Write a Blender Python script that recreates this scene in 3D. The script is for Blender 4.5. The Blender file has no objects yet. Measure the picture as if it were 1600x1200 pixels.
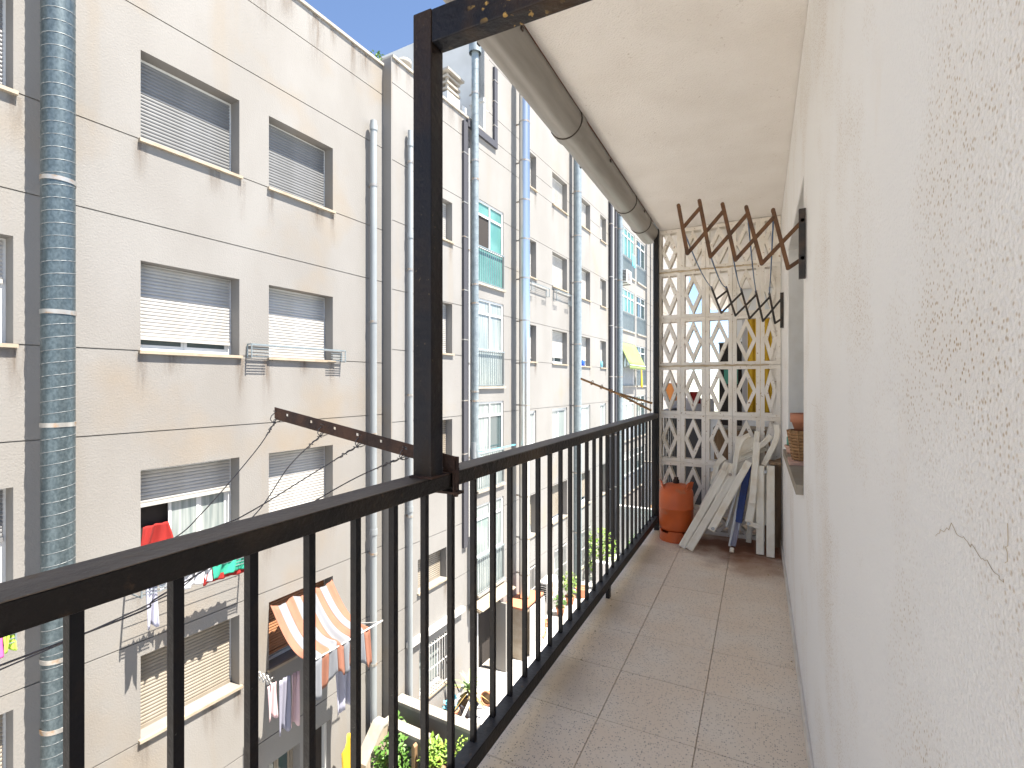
import bpy, math, random
from mathutils import Vector, Matrix
R = math.radians
sc = bpy.context.scene
COL = sc.collection
random.seed(7)

# ------------------------------------------------------------------ camera, sky, sun, exposure
cam = bpy.data.cameras.new('camera'); cam.sensor_width = 36; cam.lens = 36 * 780 / 1600
cam.clip_start = 0.01; cam.clip_end = 2000
co = bpy.data.objects.new('camera', cam); COL.objects.link(co)
co.location = (0, 0, 1.45); co.rotation_euler = (R(90), 0, R(26.4)); sc.camera = co

SUN_DIR = Vector((1.0, 0.10, 2.1)).normalized()          # towards the sun
world = bpy.data.worlds.new('World'); sc.world = world; world.use_nodes = True
wn = world.node_tree.nodes; wl = world.node_tree.links; wn.clear()
sky = wn.new('ShaderNodeTexSky'); sky.sky_type = 'NISHITA'; sky.sun_disc = False
sky.sun_elevation = math.asin(SUN_DIR.z); sky.sun_rotation = math.atan2(SUN_DIR.x, SUN_DIR.y)
sky.air_density = 0.62; sky.dust_density = 0.0; sky.ozone_density = 1.8
bg = wn.new('ShaderNodeBackground'); bg.inputs['Strength'].default_value = 0.082
wo = wn.new('ShaderNodeOutputWorld')
wl.new(sky.outputs[0], bg.inputs[0]); wl.new(bg.outputs[0], wo.inputs[0])
sun = bpy.data.lights.new('sun', 'SUN'); sun.energy = 4.3; sun.angle = R(0.5); sun.color = (1, 0.955, 0.88)
so = bpy.data.objects.new('sun', sun); COL.objects.link(so)
so.rotation_euler = SUN_DIR.to_track_quat('Z', 'Y').to_euler(); so.location = (20, 0, 40)
sc.view_settings.view_transform = 'Standard'; sc.view_settings.look = 'None'
sc.view_settings.exposure = 2.15; sc.view_settings.gamma = 1.0; sc.view_settings.use_curve_mapping = False
sc.view_settings.use_white_balance = True; sc.view_settings.white_balance_temperature = 6850; sc.view_settings.white_balance_tint = 10

# ------------------------------------------------------------------ materials
def mat(name, col, rough=0.7, metal=0.0, col2=None, scale=6.0, detail=6, lo=0.4, hi=0.65, bump=0.0, bscale=60.0,
        spec=0.5, stretch=None, col3=None, scale3=40, lo3=0.6, hi3=0.7, kind3='noise', mask3=None, pos=False, streak=None):
    m = bpy.data.materials.new(name); m.use_nodes = True
    nt = m.node_tree; n = nt.nodes; l = nt.links; b = n['Principled BSDF']
    b.inputs['Roughness'].default_value = rough; b.inputs['Metallic'].default_value = metal
    b.inputs['Specular IOR Level'].default_value = spec
    b.inputs['Base Color'].default_value = (*col, 1)
    tc = n.new('ShaderNodeTexCoord'); vec = tc.outputs['Object']
    if pos: vec = n.new('ShaderNodeNewGeometry').outputs['Position']
    def mapped(st):
        if not st: return vec
        mp = n.new('ShaderNodeMapping'); mp.inputs['Scale'].default_value = st; l.new(vec, mp.inputs['Vector']); return mp.outputs[0]
    cur = None
    def noise(s, d, st=None):
        t = n.new('ShaderNodeTexNoise'); t.inputs['Scale'].default_value = s; t.inputs['Detail'].default_value = d
        l.new(mapped(st), t.inputs['Vector']); return t.outputs['Fac']
    def ramp(f, a, c):
        r = n.new('ShaderNodeMapRange'); r.inputs['From Min'].default_value = a; r.inputs['From Max'].default_value = c
        l.new(f, r.inputs['Value']); return r.outputs[0]
    def mix(f, A, B):
        x = n.new('ShaderNodeMix'); x.data_type = 'RGBA'; l.new(f, x.inputs['Factor'])
        for s, v in ((x.inputs[6], A), (x.inputs[7], B)):
            if isinstance(v, tuple): s.default_value = (*v, 1)
            else: l.new(v, s)
        return x.outputs[2]
    if col2: cur = mix(ramp(noise(scale, detail, stretch), lo, hi), col, col2)
    if col3:
        if kind3 == 'noise': f = ramp(noise(scale3, 4), lo3, hi3)
        else:
            v = n.new('ShaderNodeTexVoronoi'); v.inputs['Scale'].default_value = scale3; l.new(vec, v.inputs['Vector'])
            f = ramp(v.outputs['Distance'], hi3, lo3)
            if kind3 == 'spot':      # only some cells carry a spot
                sep = n.new('ShaderNodeSeparateColor'); l.new(v.outputs['Color'], sep.inputs[0])
                g = ramp(sep.outputs[0], 0.45, 0.9); mm = n.new('ShaderNodeMath'); mm.operation = 'MULTIPLY'
                l.new(f, mm.inputs[0]); l.new(g, mm.inputs[1]); f = mm.outputs[0]
        if mask3:
            g = ramp(noise(mask3[0], 3), mask3[1], mask3[2]); mm = n.new('ShaderNodeMath'); mm.operation = 'MULTIPLY'
            l.new(f, mm.inputs[0]); l.new(g, mm.inputs[1]); f = mm.outputs[0]
        cur = mix(f, cur if cur is not None else col, col3)
    if streak: cur = mix(ramp(noise(streak[0], 4, streak[1]), streak[2], streak[3]), cur if cur is not None else col, streak[4])
    if cur is not None: l.new(cur, b.inputs['Base Color'])
    if bump:
        bp = n.new('ShaderNodeBump'); bp.inputs['Strength'].default_value = bump; bp.inputs['Distance'].default_value = 0.01
        l.new(noise(bscale, 5), bp.inputs['Height']); l.new(bp.outputs[0], b.inputs['Normal'])
    return m

M = {}
M['facade'] = mat('facade_stone_wash', (0.190, 0.181, 0.170), 0.9, col2=(0.215, 0.208, 0.199), scale=0.9, lo=0.35, hi=0.65, bump=0.4, bscale=45,
                  col3=(0.215, 0.175, 0.13), scale3=0.55, lo3=0.56, hi3=0.80, stretch=(1, 1, 0.5), streak=(1.6, (1, 1, 0.12), 0.58, 0.95, (0.205, 0.17, 0.13)))
M['facade2'] = mat('facade_stone_wash_pale', (0.203, 0.196, 0.188), 0.9, col2=(0.228, 0.223, 0.217), scale=0.8, lo=0.35, hi=0.65, bump=0.35, bscale=45,
                   col3=(0.24, 0.20, 0.15), scale3=0.5, lo3=0.58, hi3=0.82, stretch=(1, 1, 0.5), streak=(1.6, (1, 1, 0.12), 0.58, 0.95, (0.225, 0.19, 0.15)))
M['penthouse'] = mat('white_render', (0.48, 0.49, 0.49), 0.9, col2=(0.42, 0.425, 0.42), scale=1.2)
M['sill'] = mat('sill_stone', (0.34, 0.29, 0.225), 0.8, col2=(0.28, 0.225, 0.165), scale=5)
M['coping'] = mat('coping_stone', (0.33, 0.305, 0.27), 0.85, col2=(0.26, 0.235, 0.20), scale=4)
M['alu'] = mat('white_aluminium', (0.56, 0.57, 0.57), 0.35)
M['slat_grey'] = mat('grey_slat', (0.16, 0.163, 0.168), 0.45, col2=(0.14, 0.142, 0.144), scale=3)
M['slat_white'] = mat('white_slat', (0.42, 0.415, 0.405), 0.45, col2=(0.38, 0.37, 0.35), scale=3)
M['slat_tan'] = mat('tan_slat', (0.26, 0.23, 0.19), 0.5, col2=(0.225, 0.195, 0.155), scale=3)
M['slat_brown'] = mat('brown_slat', (0.30, 0.13, 0.06), 0.5)
M['glass'] = mat('dark_window_glass', (0.05, 0.075, 0.08), 0.06, spec=0.8)
M['glass_teal'] = mat('teal_frosted_glass', (0.07, 0.19, 0.175), 0.18, col2=(0.11, 0.25, 0.23), scale=1.5)
M['glass_grey'] = mat('curtained_glass', (0.17, 0.205, 0.205), 0.12, col2=(0.30, 0.325, 0.32), scale=5, stretch=(1, 4, 0.2))
M['dark'] = mat('dark_interior', (0.025, 0.02, 0.018), 0.9)  # near-black stands for the shade inside rooms; also plain dark parts
M['galv'] = mat('galvanised_steel', (0.098, 0.128, 0.142), 0.45, 0.6, col2=(0.062, 0.086, 0.098), scale=34, detail=7, lo=0.38, hi=0.62, stretch=(1, 1, 0.7))
M['seam'] = mat('duct_seam', (0.15, 0.165, 0.17), 0.5, 0.3)
M['galv_pale'] = mat('pale_galvanised_steel', (0.23, 0.275, 0.295), 0.5, 0.3, col2=(0.18, 0.215, 0.235), scale=8)
M['steel'] = mat('stainless_steel', (0.60, 0.61, 0.60), 0.30, 1.0)
M['pvc'] = mat('grey_pvc', (0.25, 0.275, 0.29), 0.5, col2=(0.20, 0.22, 0.235), scale=2, stretch=(1, 1, 0.3))
M['white_pvc'] = mat('white_pvc', (0.52, 0.515, 0.50), 0.5)
M['black_duct'] = mat('black_cable_duct', (0.05, 0.05, 0.06), 0.6)
M['clamp'] = mat('zinc_clamp', (0.36, 0.35, 0.33), 0.4, 0.6, col2=(0.34, 0.20, 0.10), scale=9, lo=0.5, hi=0.7)
M['blackrail'] = mat('worn_black_paint', (0.005, 0.0045, 0.006), 0.5, spec=0.3, col2=(0.016, 0.009, 0.005), scale=7, lo=0.45, hi=0.7, bump=0.25, bscale=50,
                     col3=(0.16, 0.15, 0.13), scale3=70, lo3=0.68, hi3=0.74, mask3=(6, 0.5, 0.6))
M['toprail'] = mat('brown_black_paint', (0.008, 0.005, 0.0035), 0.42, spec=0.35, col2=(0.060, 0.038, 0.020), scale=2.2, lo=0.48, hi=0.66, bump=0.45, bscale=60,
                   col3=(0.10, 0.055, 0.026), scale3=30, lo3=0.62, hi3=0.74, mask3=(3, 0.45, 0.65))
M['railtop'] = mat('mottled_rail_top', (0.125, 0.096, 0.073), 0.55, col2=(0.08, 0.058, 0.042), scale=6, lo=0.4, hi=0.65, bump=0.25, bscale=70, col3=(0.11, 0.065, 0.03), scale3=14, lo3=0.62, hi3=0.76, stretch=(3, 0.6, 3))  # rail top face, brown and lighter than the rail sides
M['bottomtop'] = mat('mottled_bottom_rail_top', (0.050, 0.050, 0.055), 0.5, col2=(0.03, 0.028, 0.028), scale=7, lo=0.4, hi=0.65, bump=0.3, bscale=60, col3=(0.12, 0.08, 0.045), scale3=20, lo3=0.64, hi3=0.74)  # bottom rail's top face, lighter than its sides
M['rustbeam'] = mat('flaking_black_paint', (0.006, 0.006, 0.010), 0.5, spec=0.3, col2=(0.040, 0.021, 0.009), scale=5, lo=0.45, hi=0.62, bump=0.6, bscale=40,
                    col3=(0.34, 0.21, 0.06), scale3=30, lo3=0.60, hi3=0.64, mask3=(4, 0.50, 0.58))
M['rustpost'] = mat('brown_black_paint_post', (0.006, 0.006, 0.010), 0.5, spec=0.3, col2=(0.034, 0.018, 0.008), scale=4, lo=0.45, hi=0.65, bump=0.4, bscale=45, stretch=(1, 1, .4),
                    col3=(0.11, 0.08, 0.045), scale3=60, lo3=0.66, hi3=0.72, mask3=(6, 0.5, 0.6))
M['rust'] = mat('rust', (0.028, 0.013, 0.009), 0.8, col2=(0.065, 0.028, 0.015), scale=14, bump=0.4, bscale=80)
M['rust_brown'] = mat('brown_rusted_iron', (0.14, 0.060, 0.022), 0.75, col2=(0.085, 0.040, 0.018), scale=20, bump=0.3, bscale=90)
M['rust_gold'] = mat('golden_rust', (0.30, 0.16, 0.06), 0.75, col2=(0.16, 0.08, 0.035), scale=18)
M['black_iron'] = mat('black_iron', (0.018, 0.015, 0.013), 0.6, col2=(0.05, 0.028, 0.016), scale=20)
M['cord_blue'] = mat('blue_cord', (0.08, 0.15, 0.28), 0.6)
M['wire'] = mat('grey_wire', (0.13, 0.12, 0.12), 0.5, 0.4)
M['housewall'] = mat('white_roughcast', (0.90, 0.885, 0.86), 0.92, col2=(0.86, 0.825, 0.78), scale=2.6, lo=0.48, hi=0.72, bump=0.45, bscale=190,
                     col3=(0.44, 0.305, 0.165), scale3=165, lo3=0.12, hi3=0.42, kind3='spot', mask3=(2.6, 0.44, 0.66), streak=(5, (1, 1, 0.35), 0.62, 0.95, (0.82, 0.74, 0.65)))
M['reveal'] = mat('greyer_reveal', (0.74, 0.72, 0.69), 0.9, col2=(0.68, 0.65, 0.61), scale=8, bump=0.3, bscale=150)  # lining of the window recess, greyer than the wall around it
M['ceiling'] = mat('roughcast_ceiling', (0.87, 0.825, 0.775), 0.95, col2=(0.82, 0.77, 0.715), scale=3, bump=0.6, bscale=130,
                   col3=(0.58, 0.51, 0.44), scale3=60, lo3=0.66, hi3=0.72, mask3=(4, 0.45, 0.65))
M['tile'] = mat('terrazzo', (0.86, 0.705, 0.54), 0.5, col2=(0.88, 0.77, 0.63), scale=3, lo=0.4, hi=0.7,
                col3=(0.25, 0.18, 0.13), scale3=125, lo3=0.14, hi3=0.50, kind3='spot', pos=True)

def stain_tint_floor(m):
    nt = m.node_tree; n = nt.nodes; l = nt.links; b = n['Principled BSDF']; base = b.inputs['Base Color'].links[0].from_socket
    geo = n.new('ShaderNodeNewGeometry'); nz = n.new('ShaderNodeTexNoise'); nz.inputs['Scale'].default_value = 5; nz.inputs['Detail'].default_value = 7; l.new(geo.outputs['Position'], nz.inputs['Vector'])
    def stain_tint(c, r, col, amt):
        nonlocal base
        d = n.new('ShaderNodeVectorMath'); d.operation = 'DISTANCE'; d.inputs[1].default_value = c
        sc_ = n.new('ShaderNodeVectorMath'); sc_.operation = 'MULTIPLY'; sc_.inputs[1].default_value = (1, 1, 0); l.new(geo.outputs['Position'], sc_.inputs[0]); l.new(sc_.outputs[0], d.inputs[0])
        a = n.new('ShaderNodeMath'); a.operation = 'MULTIPLY_ADD'; l.new(nz.outputs['Fac'], a.inputs[0]); a.inputs[1].default_value = -1.1 * r; l.new(d.outputs['Value'], a.inputs[2])
        mr = n.new('ShaderNodeMapRange'); mr.inputs['From Min'].default_value = r * .55; mr.inputs['From Max'].default_value = -r * .15; mr.inputs['To Max'].default_value = amt; l.new(a.outputs[0], mr.inputs['Value'])
        x = n.new('ShaderNodeMix'); x.data_type = 'RGBA'; l.new(mr.outputs[0], x.inputs['Factor']); l.new(base, x.inputs[6]); x.inputs[7].default_value = (*col, 1); base = x.outputs[2]
    stain_tint((-.10, 4.9, 0), .62, (0.20, 0.058, 0.018), .95); stain_tint((-.02, 4.35, 0), .28, (0.42, 0.24, 0.14), .55); stain_tint((-.95, 4.3, 0), .3, (0.40, 0.29, 0.18), .5); stain_tint((-.98, 3.2, 0), .3, (0.42, 0.31, 0.2), .5); stain_tint((-.98, 2.3, 0), .3, (0.42, 0.31, 0.2), .5)  # rust stain under the chairs; browner patches along the rail edge
    l.new(base, b.inputs['Base Color'])
def vary(m, a):
    nt = m.node_tree; n = nt.nodes; l = nt.links; b = n['Principled BSDF']; base = b.inputs['Base Color'].links[0].from_socket
    oi = n.new('ShaderNodeObjectInfo'); mr = n.new('ShaderNodeMapRange'); mr.inputs['To Min'].default_value = 1 - a; mr.inputs['To Max'].default_value = 1.0; l.new(oi.outputs['Random'], mr.inputs['Value'])
    h = n.new('ShaderNodeHueSaturation'); l.new(mr.outputs[0], h.inputs['Value']); l.new(base, h.inputs['Color']); l.new(h.outputs[0], b.inputs['Base Color'])
vary(M['tile'], .05); vary(M['slat_white'], .12); vary(M['slat_grey'], .12); vary(M['slat_tan'], .12);
stain_tint_floor(M['tile'])
M['grout'] = mat('grout', (0.62, 0.51, 0.40), 0.9)
M['skirt'] = mat('skirting_stone', (0.76, 0.71, 0.64), 0.7, col2=(0.68, 0.61, 0.53), scale=9)
M['lattice'] = mat('painted_concrete_block', (0.85, 0.79, 0.71), 0.9, col2=(0.77, 0.69, 0.58), scale=6, lo=0.45, hi=0.7, bump=0.4, bscale=120,
                   col3=(0.44, 0.30, 0.20), scale3=40, lo3=0.64, hi3=0.70, pos=True)
M['mortar'] = mat('yellowed_mortar', (0.56, 0.46, 0.33), 0.95, col2=(0.46, 0.35, 0.22), scale=12, bump=0.5, bscale=90)
M['orange'] = mat('orange_enamel', (0.62, 0.115, 0.022), 0.42, col2=(0.50, 0.10, 0.03), scale=6, lo=0.4, hi=0.7, bump=0.1, bscale=40,
                  col3=(0.36, 0.19, 0.11), scale3=7, lo3=0.6, hi3=0.8)
M['resin'] = mat('cream_resin', (0.87, 0.80, 0.67), 0.5, col2=(0.74, 0.62, 0.45), scale=7, lo=0.48, hi=0.72)
M['blue'] = mat('blue_canvas', (0.025, 0.055, 0.20), 0.7, col2=(0.02, 0.035, 0.12), scale=9)
M['brown_wood'] = mat('brown_board', (0.26, 0.165, 0.09), 0.6, col2=(0.17, 0.10, 0.05), scale=4, stretch=(8, 1, 1))
M['terracotta'] = mat('terracotta', (0.50, 0.20, 0.11), 0.75, col2=(0.44, 0.18, 0.10), scale=10)
M['pink'] = mat('pink_clay', (0.62, 0.38, 0.29), 0.75)
M['wicker'] = mat('wicker', (0.36, 0.20, 0.085), 0.7, col2=(0.24, 0.12, 0.05), scale=35)
M['green_pl'] = mat('green_plastic', (0.05, 0.28, 0.20), 0.4)
M['gutter'] = mat('brown_grey_gutter', (0.27, 0.25, 0.222), 0.38, col2=(0.215, 0.197, 0.173), scale=4, stretch=(6, 0.6, 6))
M['rooftile'] = mat('roof_tile', (0.44, 0.15, 0.07), 0.8, col2=(0.34, 0.12, 0.06), scale=5)
M['ground'] = mat('yard_concrete', (0.55, 0.54, 0.52), 0.9, col2=(0.47, 0.45, 0.42), scale=0.8)
M['yard_white'] = mat('white_painted_floor', (0.62, 0.62, 0.62), 0.8, col2=(0.54, 0.535, 0.53), scale=1.5)
M['soil'] = mat('soil', (0.28, 0.19, 0.11), 0.95, col2=(0.10, 0.06, 0.03), scale=9)
M['leaf'] = mat('leaf_green', (0.10, 0.22, 0.035), 0.5, col2=(0.05, 0.13, 0.025), scale=5)
M['leaf_lime'] = mat('leaf_lime', (0.22, 0.34, 0.05), 0.5, col2=(0.13, 0.25, 0.04), scale=6)
M['leaf_blue'] = mat('leaf_blue_green', (0.16, 0.26, 0.12), 0.5, col2=(0.28, 0.34, 0.13), scale=4)
M['leaf_dry'] = mat('dry_leaf', (0.36, 0.24, 0.09), 0.7, col2=(0.22, 0.17, 0.06), scale=6)
M['stem'] = mat('stem', (0.16, 0.10, 0.05), 0.8)
M['white_cloth'] = mat('white_cloth', (0.48, 0.49, 0.53), 0.9)
M['lilac'] = mat('lilac_cloth', (0.34, 0.345, 0.43), 0.9)
M['teal_cloth'] = mat('teal_cloth', (0.02, 0.30, 0.20), 0.9)
M['red_cloth'] = mat('red_cloth', (0.24, 0.010, 0.008), 0.9)
M['pink_cloth'] = mat('magenta_cloth', (0.62, 0.10, 0.35), 0.9)
M['lime_cloth'] = mat('lime_cloth', (0.38, 0.55, 0.08), 0.9)
M['peach'] = mat('peach_cloth', (0.25, 0.105, 0.068), 0.9, col2=(0.22, 0.093, 0.06), scale=4)
M['greystripe'] = mat('grey_blue_cloth', (0.165, 0.176, 0.198), 0.9)
M['mauve'] = mat('mauve_cloth', (0.50, 0.36, 0.38), 0.9)
M['slate_cloth'] = mat('slate_cloth', (0.22, 0.22, 0.28), 0.9)
M['yellow'] = mat('yellow_sheet', (0.72, 0.46, 0.03), 0.7, col2=(0.62, 0.36, 0.02), scale=8)
M['orange_cloth'] = mat('orange_cloth', (0.75, 0.28, 0.08), 0.9)
M['ac_white'] = mat('ac_white', (0.52, 0.515, 0.50), 0.5)
M['awn_green'] = mat('lime_awning', (0.19, 0.26, 0.08), 0.8, col2=(0.22, 0.29, 0.10), scale=3)
M['bluebottle'] = mat('blue_plastic', (0.02, 0.10, 0.55), 0.3)
M['cyan'] = mat('cyan_plastic', (0.15, 0.48, 0.60), 0.4)
M['wallshade'] = mat('neighbour_render', (0.70, 0.72, 0.74), 0.9, col2=(0.62, 0.63, 0.64), scale=2)

vary(M['lattice'], .08)
# ------------------------------------------------------------------ mesh builder
class MB:
    def __init__(s): s.v = []; s.f = []; s.sm = []
    def add(s, vs, fs, smooth=False):
        o = len(s.v); s.v += [tuple(v) for v in vs]
        for f in fs: s.f.append(tuple(i + o for i in f)); s.sm.append(smooth)
        return s
    def box(s, x0, x1, y0, y1, z0, z1):
        if x0 > x1: x0, x1 = x1, x0
        if y0 > y1: y0, y1 = y1, y0
        if z0 > z1: z0, z1 = z1, z0
        return s.add([(x, y, z) for x in (x0, x1) for y in (y0, y1) for z in (z0, z1)],
              [(0, 1, 3, 2), (4, 6, 7, 5), (0, 4, 5, 1), (2, 3, 7, 6), (0, 2, 6, 4), (1, 5, 7, 3)])
    def bar(s, p, q, w, h=None, up=(0, 0, 1)):
        h = h or w; p = Vector(p); q = Vector(q); d = (q - p).normalized(); u = Vector(up)
        if abs(d.dot(u)) > 0.98: u = Vector((0, 1, 0))
        a = d.cross(u).normalized() * w / 2; b = a.cross(d).normalized() * h / 2
        vs = [e + i * a + j * b for e in (p, q) for i in (-1, 1) for j in (-1, 1)]
        return s.add(vs, [(0, 1, 3, 2), (4, 6, 7, 5), (0, 4, 5, 1), (2, 3, 7, 6), (0, 2, 6, 4), (1, 5, 7, 3)])
    def tube(s, pts, r, n=10, cap=True, rads=None):
        pts = [Vector(p) for p in pts]; rings = []; prev = None
        for i, p in enumerate(pts):
            d = (pts[min(i + 1, len(pts) - 1)] - pts[max(i - 1, 0)]).normalized()
            if prev is None:
                u = Vector((0, 0, 1)) if abs(d.z) < 0.9 else Vector((1, 0, 0)); a = d.cross(u).normalized()
            else: a = (prev - d * prev.dot(d)).normalized()
            prev = a; b = d.cross(a); rr = rads[i] if rads else r
            rings.append([p + (a * math.cos(t) + b * math.sin(t)) * rr for t in [2 * math.pi * k / n for k in range(n)]])
        vs = [v for rg in rings for v in rg]
        fs = [(i * n + k, i * n + (k + 1) % n, (i + 1) * n + (k + 1) % n, (i + 1) * n + k) for i in range(len(pts) - 1) for k in range(n)]
        s.add(vs, fs, True)
        if cap: s.add(rings[0], [tuple(reversed(range(n)))]); s.add(rings[-1], [tuple(range(n))])
        return s
    def lathe(s, prof, c=(0, 0, 0), n=20):
        vs = []; m = len(prof)
        for k in range(n):
            t = 2 * math.pi * k / n
            for r, z in prof: vs.append((c[0] + r * math.cos(t), c[1] + r * math.sin(t), c[2] + z))
        fs = [(k * m + i, ((k + 1) % n) * m + i, ((k + 1) % n) * m + i + 1, k * m + i + 1) for k in range(n) for i in range(m - 1)]
        return s.add(vs, fs, True)
    def prism(s, poly, axis, t0, t1):
        # poly in the two other axes (order x,y,z without axis), extruded t0..t1
        def P(a, b, t): return {'x': (t, a, b), 'y': (a, t, b), 'z': (a, b, t)}[axis]
        n = len(poly); vs = [P(a, b, t0) for a, b in poly] + [P(a, b, t1) for a, b in poly]
        return s.add(vs, [tuple(range(n)), tuple(reversed(range(n, 2 * n)))] + [(i, i + n, (i + 1) % n + n, (i + 1) % n) for i in range(n)])
    def sheet(s, fn, nu, nv, th=0.004):
        vs = []; 
        for i in range(nu + 1):
            for j in range(nv + 1): vs.append(Vector(fn(i / nu, j / nv)))
        w = nv + 1; fs = [(i * w + j, (i + 1) * w + j, (i + 1) * w + j + 1, i * w + j + 1) for i in range(nu) for j in range(nv)]
        return s.add(vs, fs, True)
    def mesh(s, name, m):
        me = bpy.data.meshes.new(name); me.from_pydata(s.v, [], s.f)
        me.polygons.foreach_set('use_smooth', s.sm); 
        if m: me.materials.append(m)
        import bmesh
        bm = bmesh.new(); bm.from_mesh(me); bmesh.ops.recalc_face_normals(bm, faces=bm.faces); bm.to_mesh(me); bm.free()
        return me

def link(name, me, parent=None, loc=None):
    o = bpy.data.objects.new(name, me); COL.objects.link(o)
    if parent: o.parent = parent
    if loc: o.location = loc
    return o
def obj(name, mb, m, parent=None, loc=None, **kw):
    o = link(name, mb.mesh(name, M[m] if isinstance(m, str) else m), parent, loc)
    for k, v in kw.items(): o[k] = v
    return o
def thing(name, label, cat, loc=(0, 0, 0), rot=(0, 0, 0), group=None):
    o = bpy.data.objects.new(name, None); COL.objects.link(o); o.location = loc; o.rotation_euler = rot
    o.empty_display_size = 0.1; o['label'] = label; o['category'] = cat
    if group: o['group'] = group
    return o
def tag(o, label, cat, group=None):
    o['label'] = label; o['category'] = cat
    if group: o['group'] = group
    return o
def dup(o, parent=None):
    c = o.copy(); COL.objects.link(c); c.parent = parent
    for ch in list(o.children): dup(ch, c)
    return c
FR = R(-2.8)                                      # the opposite street front is turned 2.8 degrees to our balcony
def FP(S, D, z=0.0):                              # S along that front, D away from our side
    v = Matrix.Rotation(FR, 3, 'Z') @ Vector((-D, S, z)); return (v.x, v.y, v.z)
def fthing(name, label, cat, S, D, z, group=None): return thing(name, label, cat, FP(S, D, z), (0, 0, FR), group)
def fobj(name, mb, m, S, D, z, label, cat, group=None):
    o = obj(name, mb, m, None, FP(S, D, z)); o.rotation_euler = (0, 0, FR); return tag(o, label, cat, group)

# ------------------------------------------------------------------ ground
g = MB(); g.box(-150, 150, -150, 150, -6.9, -6.7)
obj('courtyard_ground', g, 'ground', kind='structure')
g = MB(); g.box(-7.515, -4.2, 8.95, 15.5, -6.72, -6.694); o = obj('courtyard_paving', g, 'yard_white', kind='structure'); o.rotation_euler = (0, 0, FR)

# ------------------------------------------------------------------ opposite buildings
def wall_bands(parent, m, x, s0, s1, joints, openings, thick=0.25, s_of=None):
    """horizontal precast bands with grooved joints, cut by the openings"""
    G = 0.008; GD = 0.02
    for za, zb in zip(joints[:-1], joints[1:]):
        lo, hi = s_of(za) if s_of else (s0, s1)
        cuts = sorted({lo, hi} | {e for o in openings for e in o[:2] if lo < e < hi and o[2] < zb and o[3] > za})
        mb = MB(); runs = [mb]
        def piece(a, b, z0, z1):
            mb = runs[-1]
            mb.box(x - thick, x - GD, a, b, z0, z1)
            mb.box(x - GD, x, a, b, z0 + (G if z0 == za else 0), z1 - (G if z1 == zb else 0))
        for a, b in zip(cuts[:-1], cuts[1:]):
            z = za
            if any(o[0] <= a + 1e-6 and o[1] >= b - 1e-6 and o[2] <= za + 1e-6 and o[3] >= zb - 1e-6 for o in openings): runs.append(MB())
            for o in sorted([o for o in openings if o[0] <= a + 1e-6 and o[1] >= b - 1e-6 and o[2] < zb and o[3] > za], key=lambda q: q[2]):
                if o[2] > z + 1e-4: piece(a, b, z, o[2])
                z = max(z, min(o[3], zb))
            if z < zb - 1e-4: piece(a, b, z, zb)
        for r_ in runs:
            if r_.v: obj('wall_band', r_, m, parent)

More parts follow.
